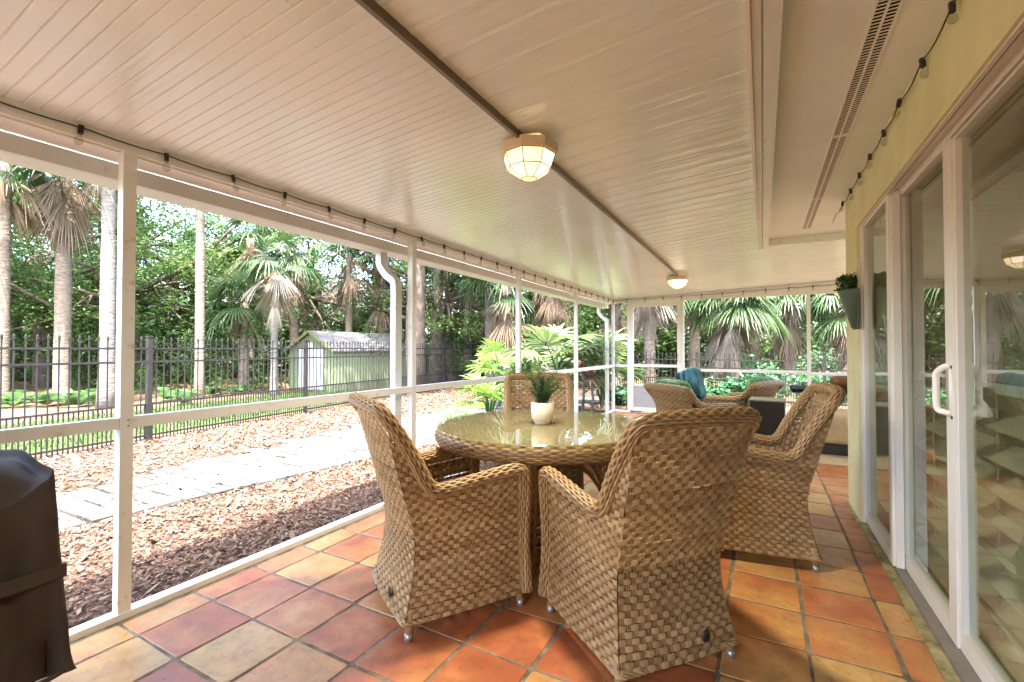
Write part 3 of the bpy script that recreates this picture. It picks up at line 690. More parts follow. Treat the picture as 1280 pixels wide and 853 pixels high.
def make_chair():
    t = thing('dining_chair', 'x', 'armchair', group='wicker armchairs around the round table')
    W = M['wicker']
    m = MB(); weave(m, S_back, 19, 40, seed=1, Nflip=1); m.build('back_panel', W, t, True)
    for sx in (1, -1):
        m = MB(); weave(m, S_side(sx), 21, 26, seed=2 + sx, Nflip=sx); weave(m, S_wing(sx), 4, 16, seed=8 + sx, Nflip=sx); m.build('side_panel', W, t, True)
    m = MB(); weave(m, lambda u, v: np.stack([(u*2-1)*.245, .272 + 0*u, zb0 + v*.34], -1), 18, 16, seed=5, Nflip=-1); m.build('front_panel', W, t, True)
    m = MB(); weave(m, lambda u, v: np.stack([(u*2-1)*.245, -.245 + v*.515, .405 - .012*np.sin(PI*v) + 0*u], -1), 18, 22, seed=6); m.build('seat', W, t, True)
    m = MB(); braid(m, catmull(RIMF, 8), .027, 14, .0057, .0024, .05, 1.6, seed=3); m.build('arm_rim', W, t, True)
    c = .02; hb, yb_, yf_ = .268, -.284, .302
    loop = []
    for (x, y, z, a0) in ((hb - c, yf_ - c, 0, 0), (-hb + c, yf_ - c, 0, 90), (-hb + c, yb_ + c, 0, 180), (hb - c, yb_ + c, 0, 270)):
        for k in range(4): a = math.radians(a0 + 30 * k); loop.append((x + c * math.cos(a), y + c * math.sin(a), zb0 + .004))
    loop = np.array(loop + loop[:1]); m = MB(); braid(m, loop, .009, 4, .0062, .002, .05, 60, seed=4, core=False)
    for z0 in (.38,): pass
    m.build('skirt_edge', W, t, True)
    for x, y in ((.255, -.258), (-.255, -.258), (.258, .272), (-.258, .272)):
        m = MB(); m.tube([(x*.97, y*.97, .11), (x*1.005, y*1.005, .026)], [.021, .0165], 10, .55); lg = m.build('leg', W, t, True)
        m = MB(); m.tube([(x*1.004, y*1.004, .03), (x*1.008, y*1.008, .005), (x*1.008, y*1.008, .0)], [.0185, .0165, .013], 10); m.build('foot_cap', M['grey_metal'], lg, True)
    m = MB(); m.lathe([(.0, .0), (.019, .0), (.017, .004), (.0, .005)], 14, cap=False)
    bg_ = m.build('badge', M['dark'], t, True); bg_.location = (.10, -.296, .135); bg_.rotation_euler = (PI/2, 0, 0); bg_.scale = (1, 1.25, 1)
    return t
proto = make_chair()
CH = [(-1.371, 1.839, -31.7, 'woven wicker armchair with its back to the mulch bed, nearest the long screen'),
      (-.483, 1.974, 49.9, 'woven wicker armchair seen from behind, its wide back towards the camera'),
      (-.052, 3.199, 98.3, 'woven wicker armchair pulled out from the table towards the glass doors'),
      (-1.525, 3.27, 208, 'woven wicker armchair mostly hidden behind the table and potted plant')]
for i, (x, y, a, lab) in enumerate(CH):
    o = proto if i == 0 else copy_tree(proto); o.location = (x, y, .0); o.rotation_euler = (0, 0, math.radians(a)); o['label'] = lab

# ---- round table
TC = V3(-1.17, 2.56, 0)
tb = thing('dining_table', 'round wicker dining table with a clear glass top', 'table', tuple(TC), 0)
m = MB(); weave(m, lambda u, v: np.stack([(.648 - .02*(2*v-1)**2)*np.cos(2*PI*u), (.648 - .02*(2*v-1)**2)*np.sin(2*PI*u), .652 + .082*v], -1), 104, 8, amp=.0035, wr=.85, seed=11, Nflip=1)
m.build('rim_band', M['wicker'], tb, True)
m = MB(); weave(m, lambda u, v: np.stack([(u*2-1)*.635, (v*2-1)*np.sqrt(np.maximum(.635**2 - ((u*2-1)*.635)**2, 1e-6)), .7335 + 0*u], -1), 48, 44, amp=.002, arch=.001, base=-.12, seed=12)
m.lathe([(0, .728), (.64, .728), (.64, .655), (0, .655)], 64, c=.25, cap=False); m.build('woven_top', M['wicker_dark'], tb, True)
m = MB(); m.lathe([(0, .7385), (.640, .7385), (.6435, .741), (.6435, .7445), (.640, .747), (0, .747)], 96, cap=False); m.build('glass_top', M['table_glass'], tb)
def rleg(z): return .40 + .11 * (1 - z / .655) ** 1.4
A0 = math.radians(-74)
def corner(k, z): a = A0 + k * PI / 2; r = rleg(z); return np.stack([r*np.cos(a) + 0*z, r*np.sin(a) + 0*z, z], -1)
for k in range(4):
    def S(u, v, k=k):
        w_ = np.abs(2*u - 1); arch = np.where(w_ < .80, .50 * np.sqrt(np.maximum(1 - (w_/.80)**2, 0)) ** .8, 0) + .04
        z = arch + v * (.652 - arch); a = corner(k, z); b = corner(k+1, z); P = a + (b - a) * u[..., None]
        P[..., :2] *= (1 - .05*np.sin(PI*u))[..., None]; return P
    m = MB(); weave(m, S, 20, 26, amp=.004, base=-.18, seed=20 + k); m.build('apron_panel', M['wicker'], tb, True)
    zz = np.linspace(.655, .05, 12); m = MB(); braid(m, corner(k, zz), .024, 10, .0062, .002, .06, .6, seed=30+k); lg = m.build('leg', M['wicker'], tb, True)
    m = MB(); e = corner(k, np.array([.06, .0])); m.tube(e, [.021, .017], 10); m.build('foot_cap', M['dark'], lg, True)
    uu = np.linspace(.1, .9, 40); w_ = np.abs(2*uu-1); za = np.where(w_ < .80, .50*np.sqrt(np.maximum(1-(w_/.80)**2, 0))**.8, 0) + .04
    ca, cb = corner(k, za), corner(k+1, za); P = ca + (cb-ca)*uu[:, None]; P[:, :2] *= (1-.05*np.sin(PI*uu))[:, None]
    m = MB(); braid(m, P, .009, 5, .005, .001, .05, 5, seed=40+k); m.build('arch_edge', M['wicker_dark'], tb, True)

# ---- potted fern on the table
pt = thing('potted_plant', 'wispy dark fern in a cream ceramic pot on the glass table', 'potted plant', (-1.169, 2.54, .7475))
m = MB(); m.lathe([(0, .0), (.047, 0), (.049, .012), (.052, .018), (.060, .024), (.0655, .034), (.0685, .07), (.0695, .128), (.066, .13), (.064, .118), (0, .118)], 40, cap=False); m.build('pot', M['pot'], pt, True)
m = MB(); m.lathe([(0, .121), (.063, .119)], 24, cap=False); m.build('soil', M['soil'], pt)
m = MB(); r = np.random.default_rng(5)
for k in range(46):
    az = r.uniform(0, 2*PI); L = r.uniform(.10, .20) if k < 32 else r.uniform(.24, .40); lean = r.uniform(.1, .7) if k < 32 else r.uniform(.25, .75); p0 = V3(.035*math.cos(az)*r.random(), .035*math.sin(az)*r.random(), .118)
    ts = np.linspace(0, 1, 9); d = V3(math.cos(az), math.sin(az), 0); path = p0 + ts[:, None]*L*(d*math.sin(lean)*ts[:, None]**.5 + V3(0, 0, 1)*(math.cos(lean) - .35*(k >= 32)*ts[:, None]**2)) 
    m.tube(path, np.linspace(.0018, .0006, 9), 4, .3); cv = r.random()
    for q in range(int(30 + 90*(k < 32)) if k < 32 else 46):
        s = r.uniform(.15 if k < 32 else .35, 1); q0 = np.array([np.interp(s, ts, path[:, i]) for i in range(3)]); dd = r.normal(0, 1, 3); dd[2] = abs(dd[2])*.6; dd /= np.linalg.norm(dd); ll = r.uniform(.015, .035)
        sd_ = np.cross(dd, r.normal(0, 1, 3)); sd_ /= np.linalg.norm(sd_); wdt = .0016 if k < 32 else .0026
        m.quads([[q0 - sd_*wdt*.4, q0 + sd_*wdt*.4, q0 + dd*ll*.6 + sd_*wdt, q0 + dd*ll]], np.clip(cv*.6 + r.random()*.4, 0, 1))
m.build('foliage', M['indoor_leaf'], pt)

# ================================================================== LOUNGE CORNER
def softbox(mb, sx, sy, sz, e=.35, n=12, c=.5, R=None, o=(0, 0, 0)):
    u = np.linspace(-PI/2, PI/2, n); v = np.linspace(-PI, PI, 2*n, endpoint=False)
    f = lambda x: np.sign(x)*np.abs(x)**e
    P = np.array([[[f(math.cos(a))*f(math.cos(b))*sx, f(math.cos(a))*f(math.sin(b))*sy, f(math.sin(a))*sz] for b in v] for a in u])
    if R is not None: P = P @ np.asarray(R).T
    mb.grid(P + np.asarray(o), c, cu=True)
def make_lounge():
    t = thing('lounge_chair', 'x', 'lounge chair', group='wicker lounge chairs at the far end'); W = M['wicker_far']
    bk = spl([.06, .35, .70], [-.30, -.30, -.44]); bh = spl([.06, .35, .70], [.34, .33, .37])
    m = MB(); weave(m, lambda u, v: np.stack([(u*2-1)*bh(.06+v*.63), bk(.06+v*.63) - .05*(1-(u*2-1)**2), .06+v*.63], -1), 17, 26, amp=.006, wr=.95, seed=50); m.build('back_panel', W, t, True)
    for sx in (1, -1):
        m = MB(); weave(m, lambda u, v: np.stack([sx*(.34+.02*u), -.31+u*.68, .06+v*(.40+.04*(1-u))], -1), 17, 18, amp=.006, wr=.95, seed=51, Nflip=sx); m.build('side_panel', W, t, True)
    P = [(.36, .37, .06), (.36, .37, .38), (.365, .35, .455), (.37, .25, .48), (.37, 0, .49), (.365, -.22, .51), (.365, -.34, .58), (.37, -.43, .68), (.33, -.47, .705), (0, -.50, .72)]
    m = MB(); braid(m, catmull(P + [(-x, y, z) for x, y, z in P[-2::-1]], 6), .034, 10, .0095, .003, .08, 1, seed=52); m.build('arm_rim', W, t, True)
    m = MB(); weave(m, lambda u, v: np.stack([(u*2-1)*.33, .37+0*u, .06+v*.24], -1), 16, 10, amp=.006, seed=53, Nflip=-1); m.box(-.33, .33, -.3, .36, .25, .30, .2); m.build('seat_base', W, t)
    m = MB(); softbox(m, .30, .33, .07, .4, o=(0, .05, .36)); m.build('seat_cushion', M['green_fabric'], t, True)
    m = MB(); softbox(m, .31, .085, .235, .45, R=[[1, 0, 0], [0, .95, -.31], [0, .31, .95]], o=(0, -.315, .575)); m.build('back_cushion', M['green_fabric'], t, True)
    return t
lc = make_lounge(); lc.location = (-.80, 6.42, 0); lc.rotation_euler = (0, 0, math.radians(-38)); lc['label'] = 'wicker lounge chair with green cushions and a teal pillow on its seat'
l2 = copy_tree(lc); l2.location = (-.33, 7.55, 0); l2.rotation_euler = (0, 0, math.radians(62)); l2['label'] = 'wicker lounge chair beside the dark brown box, partly hidden by its twin'
pl = MB(); softbox(pl, .17, .07, .215, .28, 16); po = pl.build('pillow', M['teal'], None, True)
po.location = (-.83, 6.40, .72); po.rotation_euler = (math.radians(-12), math.radians(-22), math.radians(-24)); tag(po, 'teal patterned throw pillow leaning on the wicker lounge chair', 'pillow')
bxx = thing('storage_box', 'tall dark brown box with a pale top edge between the far wicker chairs', 'box', (.055, 6.7, 0), math.radians(-4))
m = MB(); m.box(-.185, .185, -.2, .2, .02, .545); m.build('body', M['box_brown'], bxx)
m = MB(); m.box(-.20, .20, -.215, .215, .546, .562); m.build('lid', M['trim_grey'], bxx)
m = MB(); m.box(.186, .20, -.205, -.19, .02, .545); m.box(-.20, -.186, -.205, -.19, .02, .545); m.build('corner_trim', M['trim_grey'], bxx)
ot = thing('ottoman', 'low beige slipcovered ottoman on a tan rug near the house corner', 'ottoman', (.86, 6.62, .012))
m = MB(); softbox(m, .43, .42, .17, .3, 14, o=(0, 0, .28)); m.build('cover', M['beige'], ot, True)
m = MB(); m.box(-.36, .36, -.36, .36, .0, .115); m.build('base', M['dark'], ot)
cp = MB(); softbox(cp, .15, .15, .06, .6); c2 = cp.build('pillow', M['cream_pillow'], None, True); c2.location = (.56, 6.60, .52); c2.rotation_euler = (math.radians(60), 0, math.radians(60)); tag(c2, 'small cream pillow lying on the beige ottoman', 'pillow')
ru = MB(); ru.box(-.15, 1.9, 5.74, 7.9, -.002, .012); tag(ru.build('rug', M['rug']), 'tan flat rug on the tiles under the ottoman', 'rug')
bt = thing('side_table', 'black topped table standing behind the reclined wicker armchair', 'table', (.98, 7.45, 0))
m = MB(); m.box(-.64, .62, -.36, .33, .622, .672); m.build('table_top', M['black_table'], bt)
for x in (-.5, .5):
    for y in (-.25, .25):
        m = MB(); m.tube([(x*.6, y, .621), (x*.6, y, 0.0)], .018, 8); m.build('leg', M['dark'], bt)
bo = MB(); bo.lathe([(0, 0), (.06, 0), (.12, .04), (.145, .09), (.13, .14), (.09, .165), (.085, .16), (.12, .09), (0, .02)], 24, cap=False)
b1 = bo.build('bowl', M['brown_pot'], None, True); b1.location = (.92, 7.4, .672); tag(b1, 'rounded brown bowl on the black table by the house corner', 'bowl')

# ---- grill under its cover
gr = thing('covered_grill', 'barbecue grill under a black fitted cover by the screen', 'grill', (-1.965, .60, 0), math.radians(4))
m = MB()
sec = []   # sections along the grill's length (y from 0 to -1.25), profile from wall side to room side
for y, zt, zs in ((0.03, .20, .20), (0, .765, .80), (-.02, .785, .815), (-.10, .74, .84), (-.22, .73, .93), (-.38, .76, 1.03), (-.62, .77, 1.07), (-.86, .76, 1.03), (-1.02, .73, .93), (-1.18, .76, .82), (-1.25, .20, .20)):
    prof = [(-.50, .20), (-.48, .5), (-.47, zt), (-.40, zs), (-.26, zs + .01), (-.10, zs - .01), (-.02, zt + .01), (0, zt - .02), (.018, .55), (.055, .20)] if zt > .3 else [(x, .20) for x in (-.50, -.48, -.47, -.40, -.26, -.10, -.02, 0, .018, .055)]
    sec.append([[x, y, z] for x, z in prof])
sec = np.array(sec)
sec = np.stack([catmull(q_, 5) for q_ in sec]); sec = np.stack([catmull(sec[:, i_], 6) for i_ in range(sec.shape[1])], 1)
hz = np.clip((sec[..., 2] - .2) / .6, 0, 1); fold = .015 * np.sin(sec[..., 1] * 31 + 3 * hz) + .006 * np.sin(sec[..., 1] * 67 + 1.3 - 5 * hz) + .004 * np.sin(sec[..., 2] * 40 + sec[..., 1] * 9)
sec[..., 0] += fold * (1.25 - hz) * np.where(sec[..., 0] > -.25, 1, -1); sec[..., 2] += .006 * np.sin(sec[..., 0] * 23 + sec[..., 1] * 14) * hz
m.grid(sec); m.build('cover', M['cover'], gr, True)
m = MB(); m.tube([(.062, y_, .205 + .004 * math.sin(y_ * 40)) for y_ in np.linspace(-1.2, .0, 40)], .007, 6); m.tube([(.035, -.03, .21), (.012, -.03, .52), (-.004, -.03, .78)], .0035, 5); m.build('hem', M['cover'], gr, True)
m = MB(); m.box(.026, .036, -.34, .016, .485, .525); m.build('strap', plain('strap_webbing', (.055, .043, .035), .8, .2), gr)
for x in (-.42, -.05):
    for y in (-.08, -1.15):
        m = MB(); m.tube([(x - .02, y, .05), (x + .02, y, .05)], .05, 14); m.build('wheel', M['dark'], gr)
m = MB(); m.box(-.44, -.03, -1.17, -.06, .10, .22); m.build('cart', M['dark'], gr)

# ---- wall planter
wp = thing('wall_planter', 'dark green half cone planter with trailing plant on the yellow-green wall corner', 'planter', (XW, 4.0, 0))
m = MB(); a = np.linspace(PI/2, 3*PI/2, 14)
m.grid(np.array([[[r*math.cos(b)*.75, r*math.sin(b), z] for b in a] for r, z in ((.015, 1.335), (.038, 1.345), (.135, 1.60), (.135, 1.612), (.125, 1.612), (.12, 1.58))])); m.box(-.004, -.001, -.13, .13, 1.335, 1.60); m.build('cone', M['planter'], wp, True)
m = MB(); m.tube([(-.005, -.08, 1.60), (-.03, -.02, 1.70), (-.005, 0, 1.735), (-.03, .02, 1.70), (-.005, .08, 1.60)], .003, 5); m.build('hook', M['dark'], wp)
m = MB(); r = np.random.default_rng(9)
for k in range(620):
    az = r.uniform(PI/2, 3*PI/2); q0 = V3(.10*math.cos(az)*r.random(), .13*math.sin(az)*r.random(), 1.59 + r.uniform(0, .10)); d = r.normal(0, 1, 3); d[2] = abs(d[2])*.5; d /= np.linalg.norm(d); s_ = np.cross(d, r.normal(0, 1, 3)); s_ /= np.linalg.norm(s_); L = r.uniform(.03, .06)
    if q0[0] + d[0]*L > -.005: continue
    m.quads([[q0, q0 + d*L*.5 + s_*L*.22, q0 + d*L, q0 + d*L*.5 - s_*L*.22]], r.random())
m.build('foliage', M['fern'], wp)

# ================================================================== FENCES
def fence(label, A, B, nsec, zt, zb, cat='fence', midrail=True, z2=None):
    A, B = V3(*A, 0), V3(*B, 0); t = thing('iron_fence', label, cat, tuple(A))
    d = (B - A) / nsec; L = np.linalg.norm(d); e = d / L; ang = math.atan2(e[1], e[0])
    for k in range(nsec + 1):
        p = d * k; g0 = zb if np.ndim(zb) == 0 else zb
        m = MB(); m.box(-.032, .032, -.032, .032, g0 - .05, zt - .0, R=[[e[0], -e[1], 0], [e[1], e[0], 0], [0, 0, 1]], o=p); m.box(-.038, .038, -.038, .038, zt, zt + .022, R=[[e[0], -e[1], 0], [e[1], e[0], 0], [0, 0, 1]], o=p); m.build('post', M['fence'], t)
        if k == nsec: break
        for z in (zt - .17, zt - .37, zb + .56, zb + .09):
            m = MB(); m.bar(p + e*.034 + V3(0, 0, z), p + d - e*.034 + V3(0, 0, z), .022, .028); m.build('rail', M['fence'], t)
        m = MB(); n = int(L / .105); st = L / n; R = np.stack([e, np.cross(V3(0, 0, 1), e), V3(0, 0, 1)], 1)
        for i in range(1, n):
            o = p + e*st*i; m.box(-.0068, .0068, -.0068, .0068, zb + .02, zt - .04, R=R, o=o); m.box(-.010, .010, -.010, .010, zt - .055, zt - .015, R=R, o=o)
            m.tube([o + V3(0, 0, zt - .015), o + V3(0, 0, zt + .01)], [.012, .003], 5)
        for i in range(n): o = p + e*st*(i + .5); m.box(-.0068, .0068, -.0068, .0068, zb + .02, zb + .55, R=R, o=o)
        m.build('picket_panel', M['fence'], t)
    return t
def fx(y): return -7.6 - .16*y
fence('black iron picket fence along the far edge of the mulch, in front of the shed', (fx(-5.8), -5.8), (fx(15.95), 15.95), 7, 1.37, -.2)
fence('black iron picket fence running behind the lime green palms', (fx(15.95) + .05, 16.0), (-4.2, 16.9), 2, 1.3, -.22)
fence('black iron picket fence among shrubs beyond the far end screens', (-4.1, 12.6), (6.5, 11.9), 4, 1.09, -.12)

# ================================================================== SHED
sh = thing('garden_shed', 'small green shed with a white door and grey shingled roof', 'shed', (-13.3, 10.4, -.22))
m = MB(); Wd, Ls, ze, zr = 1.1, 3.5, 1.42, 2.02
m.quads([[(Wd, 0, 0), (Wd, Ls, 0), (Wd, Ls, ze), (Wd, 0, ze)], [(-Wd, Ls, 0), (-Wd, 0, 0), (-Wd, 0, ze), (-Wd, Ls, ze)]])
m.ngon([(-Wd, 0, 0), (Wd, 0, 0), (Wd, 0, ze), (0, 0, zr - .03), (-Wd, 0, ze)]); m.ngon([(Wd, Ls, 0), (-Wd, Ls, 0), (-Wd, Ls, ze), (0, Ls, zr - .03), (Wd, Ls, ze)])
k = 0.15
while k < Ls: m.box(Wd, Wd + .018, k, k + .03, 0, ze - .02); k += .29
for x in (-.95, -.70, .62, .82, 1.0): m.box(x, x + .03, -.018, 0, 0, ze - .02)
m.build('wall', M['shed_green'], sh)
m = MB()
for s in (1, -1):
    m.grid(np.array([[[0, y, zr], [s*(Wd + .12), y, ze - .06 + 0]] for y in (-.14, Ls + .14)])); m.grid(np.array([[[0, y, zr - .045], [s*(Wd + .12), y, ze - .105]] for y in (-.14, Ls + .14)]))
    m.quads([[(s*(Wd+.12), -.14, ze-.06), (s*(Wd+.12), Ls+.14, ze-.06), (s*(Wd+.12), Ls+.14, ze-.105), (s*(Wd+.12), -.14, ze-.105)], [(0, -.14, zr), (s*(Wd+.12), -.14, ze-.06), (s*(Wd+.12), -.14, ze-.105), (0, -.14, zr-.045)]])
m.build('roof', M['shed_roof'], sh)
m = MB()
for s in (1, -1): m.bar((0, -.15, zr - .03), (s*(Wd + .12), -.15, ze - .09), .02, .09)
m.build('barge_board', plain('shed_trim', (.13, .145, .05), .6), sh)
dr = MB()
for i in range(4): dr.box(-.60 + .30*i + .004, -.60 + .30*(i + 1) - .004, -.035, -.019, .05, ze + .02)
dd = dr.build('door', M['shed_white'], sh); m = MB(); m.box(-.13, .13, -.034, -.019, ze + .03, ze + .20); m.build('gable_vent', M['shed_white'], sh)
m = MB(); m.tube([(.5, -.045, .75), (.5, -.045, .9)], .012, 6); m.build('handle', M['dark'], dd)

# ================================================================== PLANTS
def fan(mb, base, az, el, L, nseg=22, spread=1.75, droop=.35, var=.5, pet=.6, r=rng, mbp=None, pc=.3):
    d = V3(math.cos(az)*math.cos(el), math.sin(az)*math.cos(el), math.sin(el)); up = V3(0, 0, 1)
    s = np.cross(d, up); s /= np.linalg.norm(s) + 1e-9; n = np.cross(s, d)
    hub = base + d*pet*L; hub = hub - up*droop*.15*L*pet
    (mbp or mb).tube([base, (base + hub)/2 + up*.05*L*pet, hub], [.016, .013, .009], 4, pc)
    th = np.linspace(-spread, spread, nseg)
    for a in th:
        l = L*(.62 + .38*math.cos(a*.8))*r.uniform(.9, 1.05); dd = d*math.cos(a) + s*math.sin(a) + n*(.12 - .3*abs(math.sin(a))*.3); dd /= np.linalg.norm(dd)
        w_ = np.cross(dd, n); w_ /= np.linalg.norm(w_); wd = L*1.25*spread/nseg*.38
        ts = np.array([.08, .5, .78, 1.0]); P = hub + dd*(ts*l)[:, None] - up*(droop*l*ts**2.2)[:, None]*r.uniform(.6, 1.4)
        ww = wd*np.array([.30, 1, .62, .05]); fold = n*.25
        A = P - w_*ww[:, None]; B = P + w_*ww[:, None]; Cc = P + fold*(ww[:, None])*-1
        cv = float(np.clip(var + r.normal(0, .14), 0, 1)); mb.grid(np.stack([A, Cc, B]), cv)
def palm(name, label, pos, height, r0, lean=(0, 0), live=26, dead=18, L=1.1, barkm='palm_bark', var=.45, dl=None, group=None, seed=0, dvar=.5, taper=.8, boots=True):
    r = np.random.default_rng(100 + seed); t = thing(name, label, 'palm tree', tuple(pos), 0, group)
    zz = np.linspace(-.1, height, 14); c = np.stack([lean[0]*np.maximum(zz/height,0)**1.3, lean[1]*np.maximum(zz/height,0)**1.3, zz], -1); rad = r0*(1 - (1 - taper)*zz/height)*(1 + .25*np.exp(-zz*3))
    rad = rad*(1 + r.normal(0, .03, len(zz))); m = MB(); m.tube(c, rad, 12); m.build('trunk', M[barkm], t, True)
    top = c[-1]
    if live:
        m = MB()
        for k in range(live):
            el = r.uniform(-.5, 1.35); fan(m, top + V3(0, 0, r.uniform(-.15, .15)), r.uniform(0, 2*PI), el, L*r.uniform(.75, 1.1), 26, 1.65, .45 + .45*r.random(), var + .25*(el > .3) - .1, .8, r)
        m.build('crown', M['palm_leaf'], t)
    if dead:
        m = MB()
        for k in range(dead):
            dz = r.uniform(0, dl if dl else .8); fan(m, top - V3(0, 0, dz), r.uniform(0, 2*PI), r.uniform(-1.5, -.45), L*r.uniform(.45, 1.05), 18, r.uniform(.2, .8), r.uniform(.2, .7), dvar + r.normal(0, .15), .45, r)
        m.build('dead_fronds', M['dead_leaf'], t)
    return t
def P_(px, d): p = place(px, d); p[2] = gz(p[0]) - .05; return p
palm('palm_tree', 'grey palm trunk with a shaggy skirt of dead fronds beside the ferns', P_(78, 12.6), 6.5, .19, live=16, dead=48, dl=1.0, L=1.05, seed=1, dvar=.42)
palm('palm_tree', 'pale leaning palm trunk just beyond the fence near the first screen post', P_(134, 11.2), 7.2, .165, lean=(-.85, .30), live=12, dead=10, dl=.5, barkm='pale_bark', seed=2)
palm('palm_tree', 'rough palm trunk at the edge of the first screen opening', P_(2, 11.8), 6.3, .16, live=12, dead=16, seed=3, dl=.8)
palm('palm_tree', 'tall slim bare palm trunk between the fence post and the shed', P_(250, 13.0), 8.5, .125, lean=(-.1, 0), live=16, dead=8, seed=4)
palm('palm_tree', 'thin palm with pale hanging fronds standing behind the shed gable', P_(343, 14.0), 4.1, .11, live=14, dead=26, dl=.8, L=.85, seed=5, var=.5, barkm='pale_bark', dvar=.75)
palm('palm_tree', 'dark trunked palm with brown fronds close to the shed ridge', P_(368, 19.0), 5.4, .20, live=14, dead=38, dl=2.0, L=1.05, seed=6, var=.4, dvar=.35)
palm('palm_tree', 'palm with tan hanging fronds showing above the shed roof', P_(436, 18.5), 5.3, .15, live=14, dead=34, dl=1.6, L=1.05, seed=7, var=.35, dvar=.55)
palm('palm_tree', 'low green fan palm left of the shed behind the fence', P_(305, 15.5), 3.0, .14, live=24, dead=10, dl=.7, L=.95, seed=8, var=.42)
palm('palm_tree', 'grey palm trunk rising behind the fence gate beside the second screen post', P_(611, 16.5), 6.4, .15, live=16, dead=14, dl=.9, seed=9, barkm='pale_bark')
palm('palm_tree', 'brown palm wrapped in a long skirt of drooping fronds behind the lime palms', P_(634, 15.0), 3.6, .20, live=18, dead=34, dl=1.6, L=1.15, seed=10, var=.35, dvar=.38)
palm('palm_tree', 'dark palm deep in the woods past the second screen post', P_(560, 21), 6.0, .18, live=22, dead=22, dl=1.4, seed=11, var=.3, dvar=.3)
palm('palm_tree', 'palm with long grey dead fronds seen through the screen door', P_(812, 12.6), 3.35, .16, live=26, dead=40, dl=.8, L=.8, seed=12, var=.5, dvar=.72)
palm('palm_tree', 'palm with broad green fans and white dead fronds beyond the middle end screen', P_(915, 12.4), 2.75, .19, live=38, dead=40, dl=.7, L=.88, seed=13, var=.66, dvar=.78)
palm('palm_tree', 'palm with brown boots and drooping fronds behind the end fence post', P_(985, 13.6), 2.9, .19, live=32, dead=36, dl=.8, L=.82, seed=14, var=.58, dvar=.6)
palm('palm_tree', 'palm with spiky brown trunk against the house corner', P_(1062, 12.4), 2.6, .20, live=30, dead=28, dl=1.2, L=.8, seed=15, var=.6, dvar=.6)
palm('palm_tree', 'dark green palm filling the gap between screen door and first end screen', P_(868, 15.5), 3.8, .18, live=34, dead=30, dl=.9, L=.9, seed=16, var=.35, dvar=.6)
palm('palm_tree', 'shaggy palm behind the downspout at the far corner', P_(770, 15.5), 3.6, .18, live=30, dead=32, dl=1.2, L=.85, seed=17, var=.35, dvar=.45)

palm('palm_tree', 'palm with orange brown hanging fronds high between the slim trunk and the shed', P_(312, 18.5), 5.9, .17, live=14, dead=36, dl=1.4, L=1.1, seed=21, var=.4, dvar=.45)
palm('palm_tree', 'shaggy brown palm over the far end of the shed roof', P_(478, 19.5), 5.9, .18, live=14, dead=40, dl=2.2, L=1.1, seed=22, var=.35, dvar=.35)
palm('palm_tree', 'shaggy dark palm filling the woods behind the iron gate post', P_(585, 18.5), 5.6, .18, live=16, dead=40, dl=2.4, L=1.1, seed=23, var=.35, dvar=.3)
palm('palm_tree', 'tall shaggy palm above the bright young fan palm', P_(690, 14.5), 4.6, .18, live=18, dead=40, dl=2.0, L=1.1, seed=24, var=.3, dvar=.3)
def fanbush(name, label, pos, n, L, z0, z1, mat, var, seed, els=(-.1, 1.2), stems=True):
    r = np.random.default_rng(200 + seed); t = thing(name, label, 'plant', tuple(pos)); m = MB(); s = MB()
    for k in range(n):
        az = r.uniform(0, 2*PI); el = r.uniform(*els); h = r.uniform(z0, z1); b = V3(.1*math.cos(az), .1*math.sin(az), h)
        s.tube([(0, 0, -.05), b*V3(.5, .5, .6), b], [.018, .015, .012], 5, .3); fan(m, b, az, el, L*r.uniform(.75, 1.1), 18, 1.5, .4, var + .2*(el > .5), .7, r, mbp=s)
    m.build('leaves', M[mat], t); s.build('stems', M['palm_leaf'], t); return t
fanbush('fan_palm', 'bright green young fan palm catching the sun outside the third screen', place(697, 9.3, -.15), 26, .85, .5, 1.5, 'palm_leaf', .72, 1)
fanbush('fan_palm', 'green fan palm beside the far downspout outside the last screen', place(752, 10.2, -.15), 18, .8, .4, 1.35, 'palm_leaf', .68, 2)
fanbush('lady_palm', 'lime green low palm with feathery leaves outside the screen behind the table', place(612, 7.9, -.15), 18, .46, .12, .62, 'lime_leaf', .45, 3)
fanbush('lady_palm', 'small lime green palm clump showing just above the screen rail', place(625, 10.5, -.15), 16, .6, .5, 1.0, 'lime_leaf', .5, 4)
def strap(name, label, pos, n, L, mat, var, seed, el=(.7, 1.4), wd=.022, stem=0, droop=.3, cat='plant'):
    r = np.random.default_rng(300 + seed); t = thing(name, label, cat, tuple(pos)); m = MB(); ts = np.linspace(0, 1, 6)
    if stem:
        s = MB(); s.tube([(0, 0, -.05), (.04, .03, stem*.5), (0, 0, stem)], [.035, .028, .024], 7); s.build('stem', M['pale_bark'], t, True)
    for k in range(n):
        az = r.uniform(0, 2*PI); e = r.uniform(*el); l = L*r.uniform(.7, 1.1); d = V3(math.cos(az)*math.cos(e), math.sin(az)*math.cos(e), math.sin(e))
        P = V3(0, 0, stem + r.uniform(-.06, .06)) + d*(ts*l)[:, None] - V3(0, 0, 1)*(droop*l*ts**2)[:, None]; s_ = np.cross(d, V3(0, 0, 1)); s_ /= np.linalg.norm(s_)
        w_ = wd*np.array([.7, 1, 1, .85, .5, .05]); m.grid(np.stack([P - s_*w_[:, None], P + s_*w_[:, None]]), float(np.clip(var + r.normal(0, .2), 0, 1)))
    m.build('leaves', M[mat], t); return t
strap('spider_lily', 'spiky pale green strap leaved plant at the edge of the path', place(566, 7.4, -.16), 26, .75, 'lime_leaf', .45, 1, (.8, 1.5), .014)
strap('cordyline', 'pink brown rosette plant on a bare stem outside the last screen', place(738, 8.6, -.14), 46, .36, 'cordy', .5, 2, (-.3, 1.3), .022, .80)
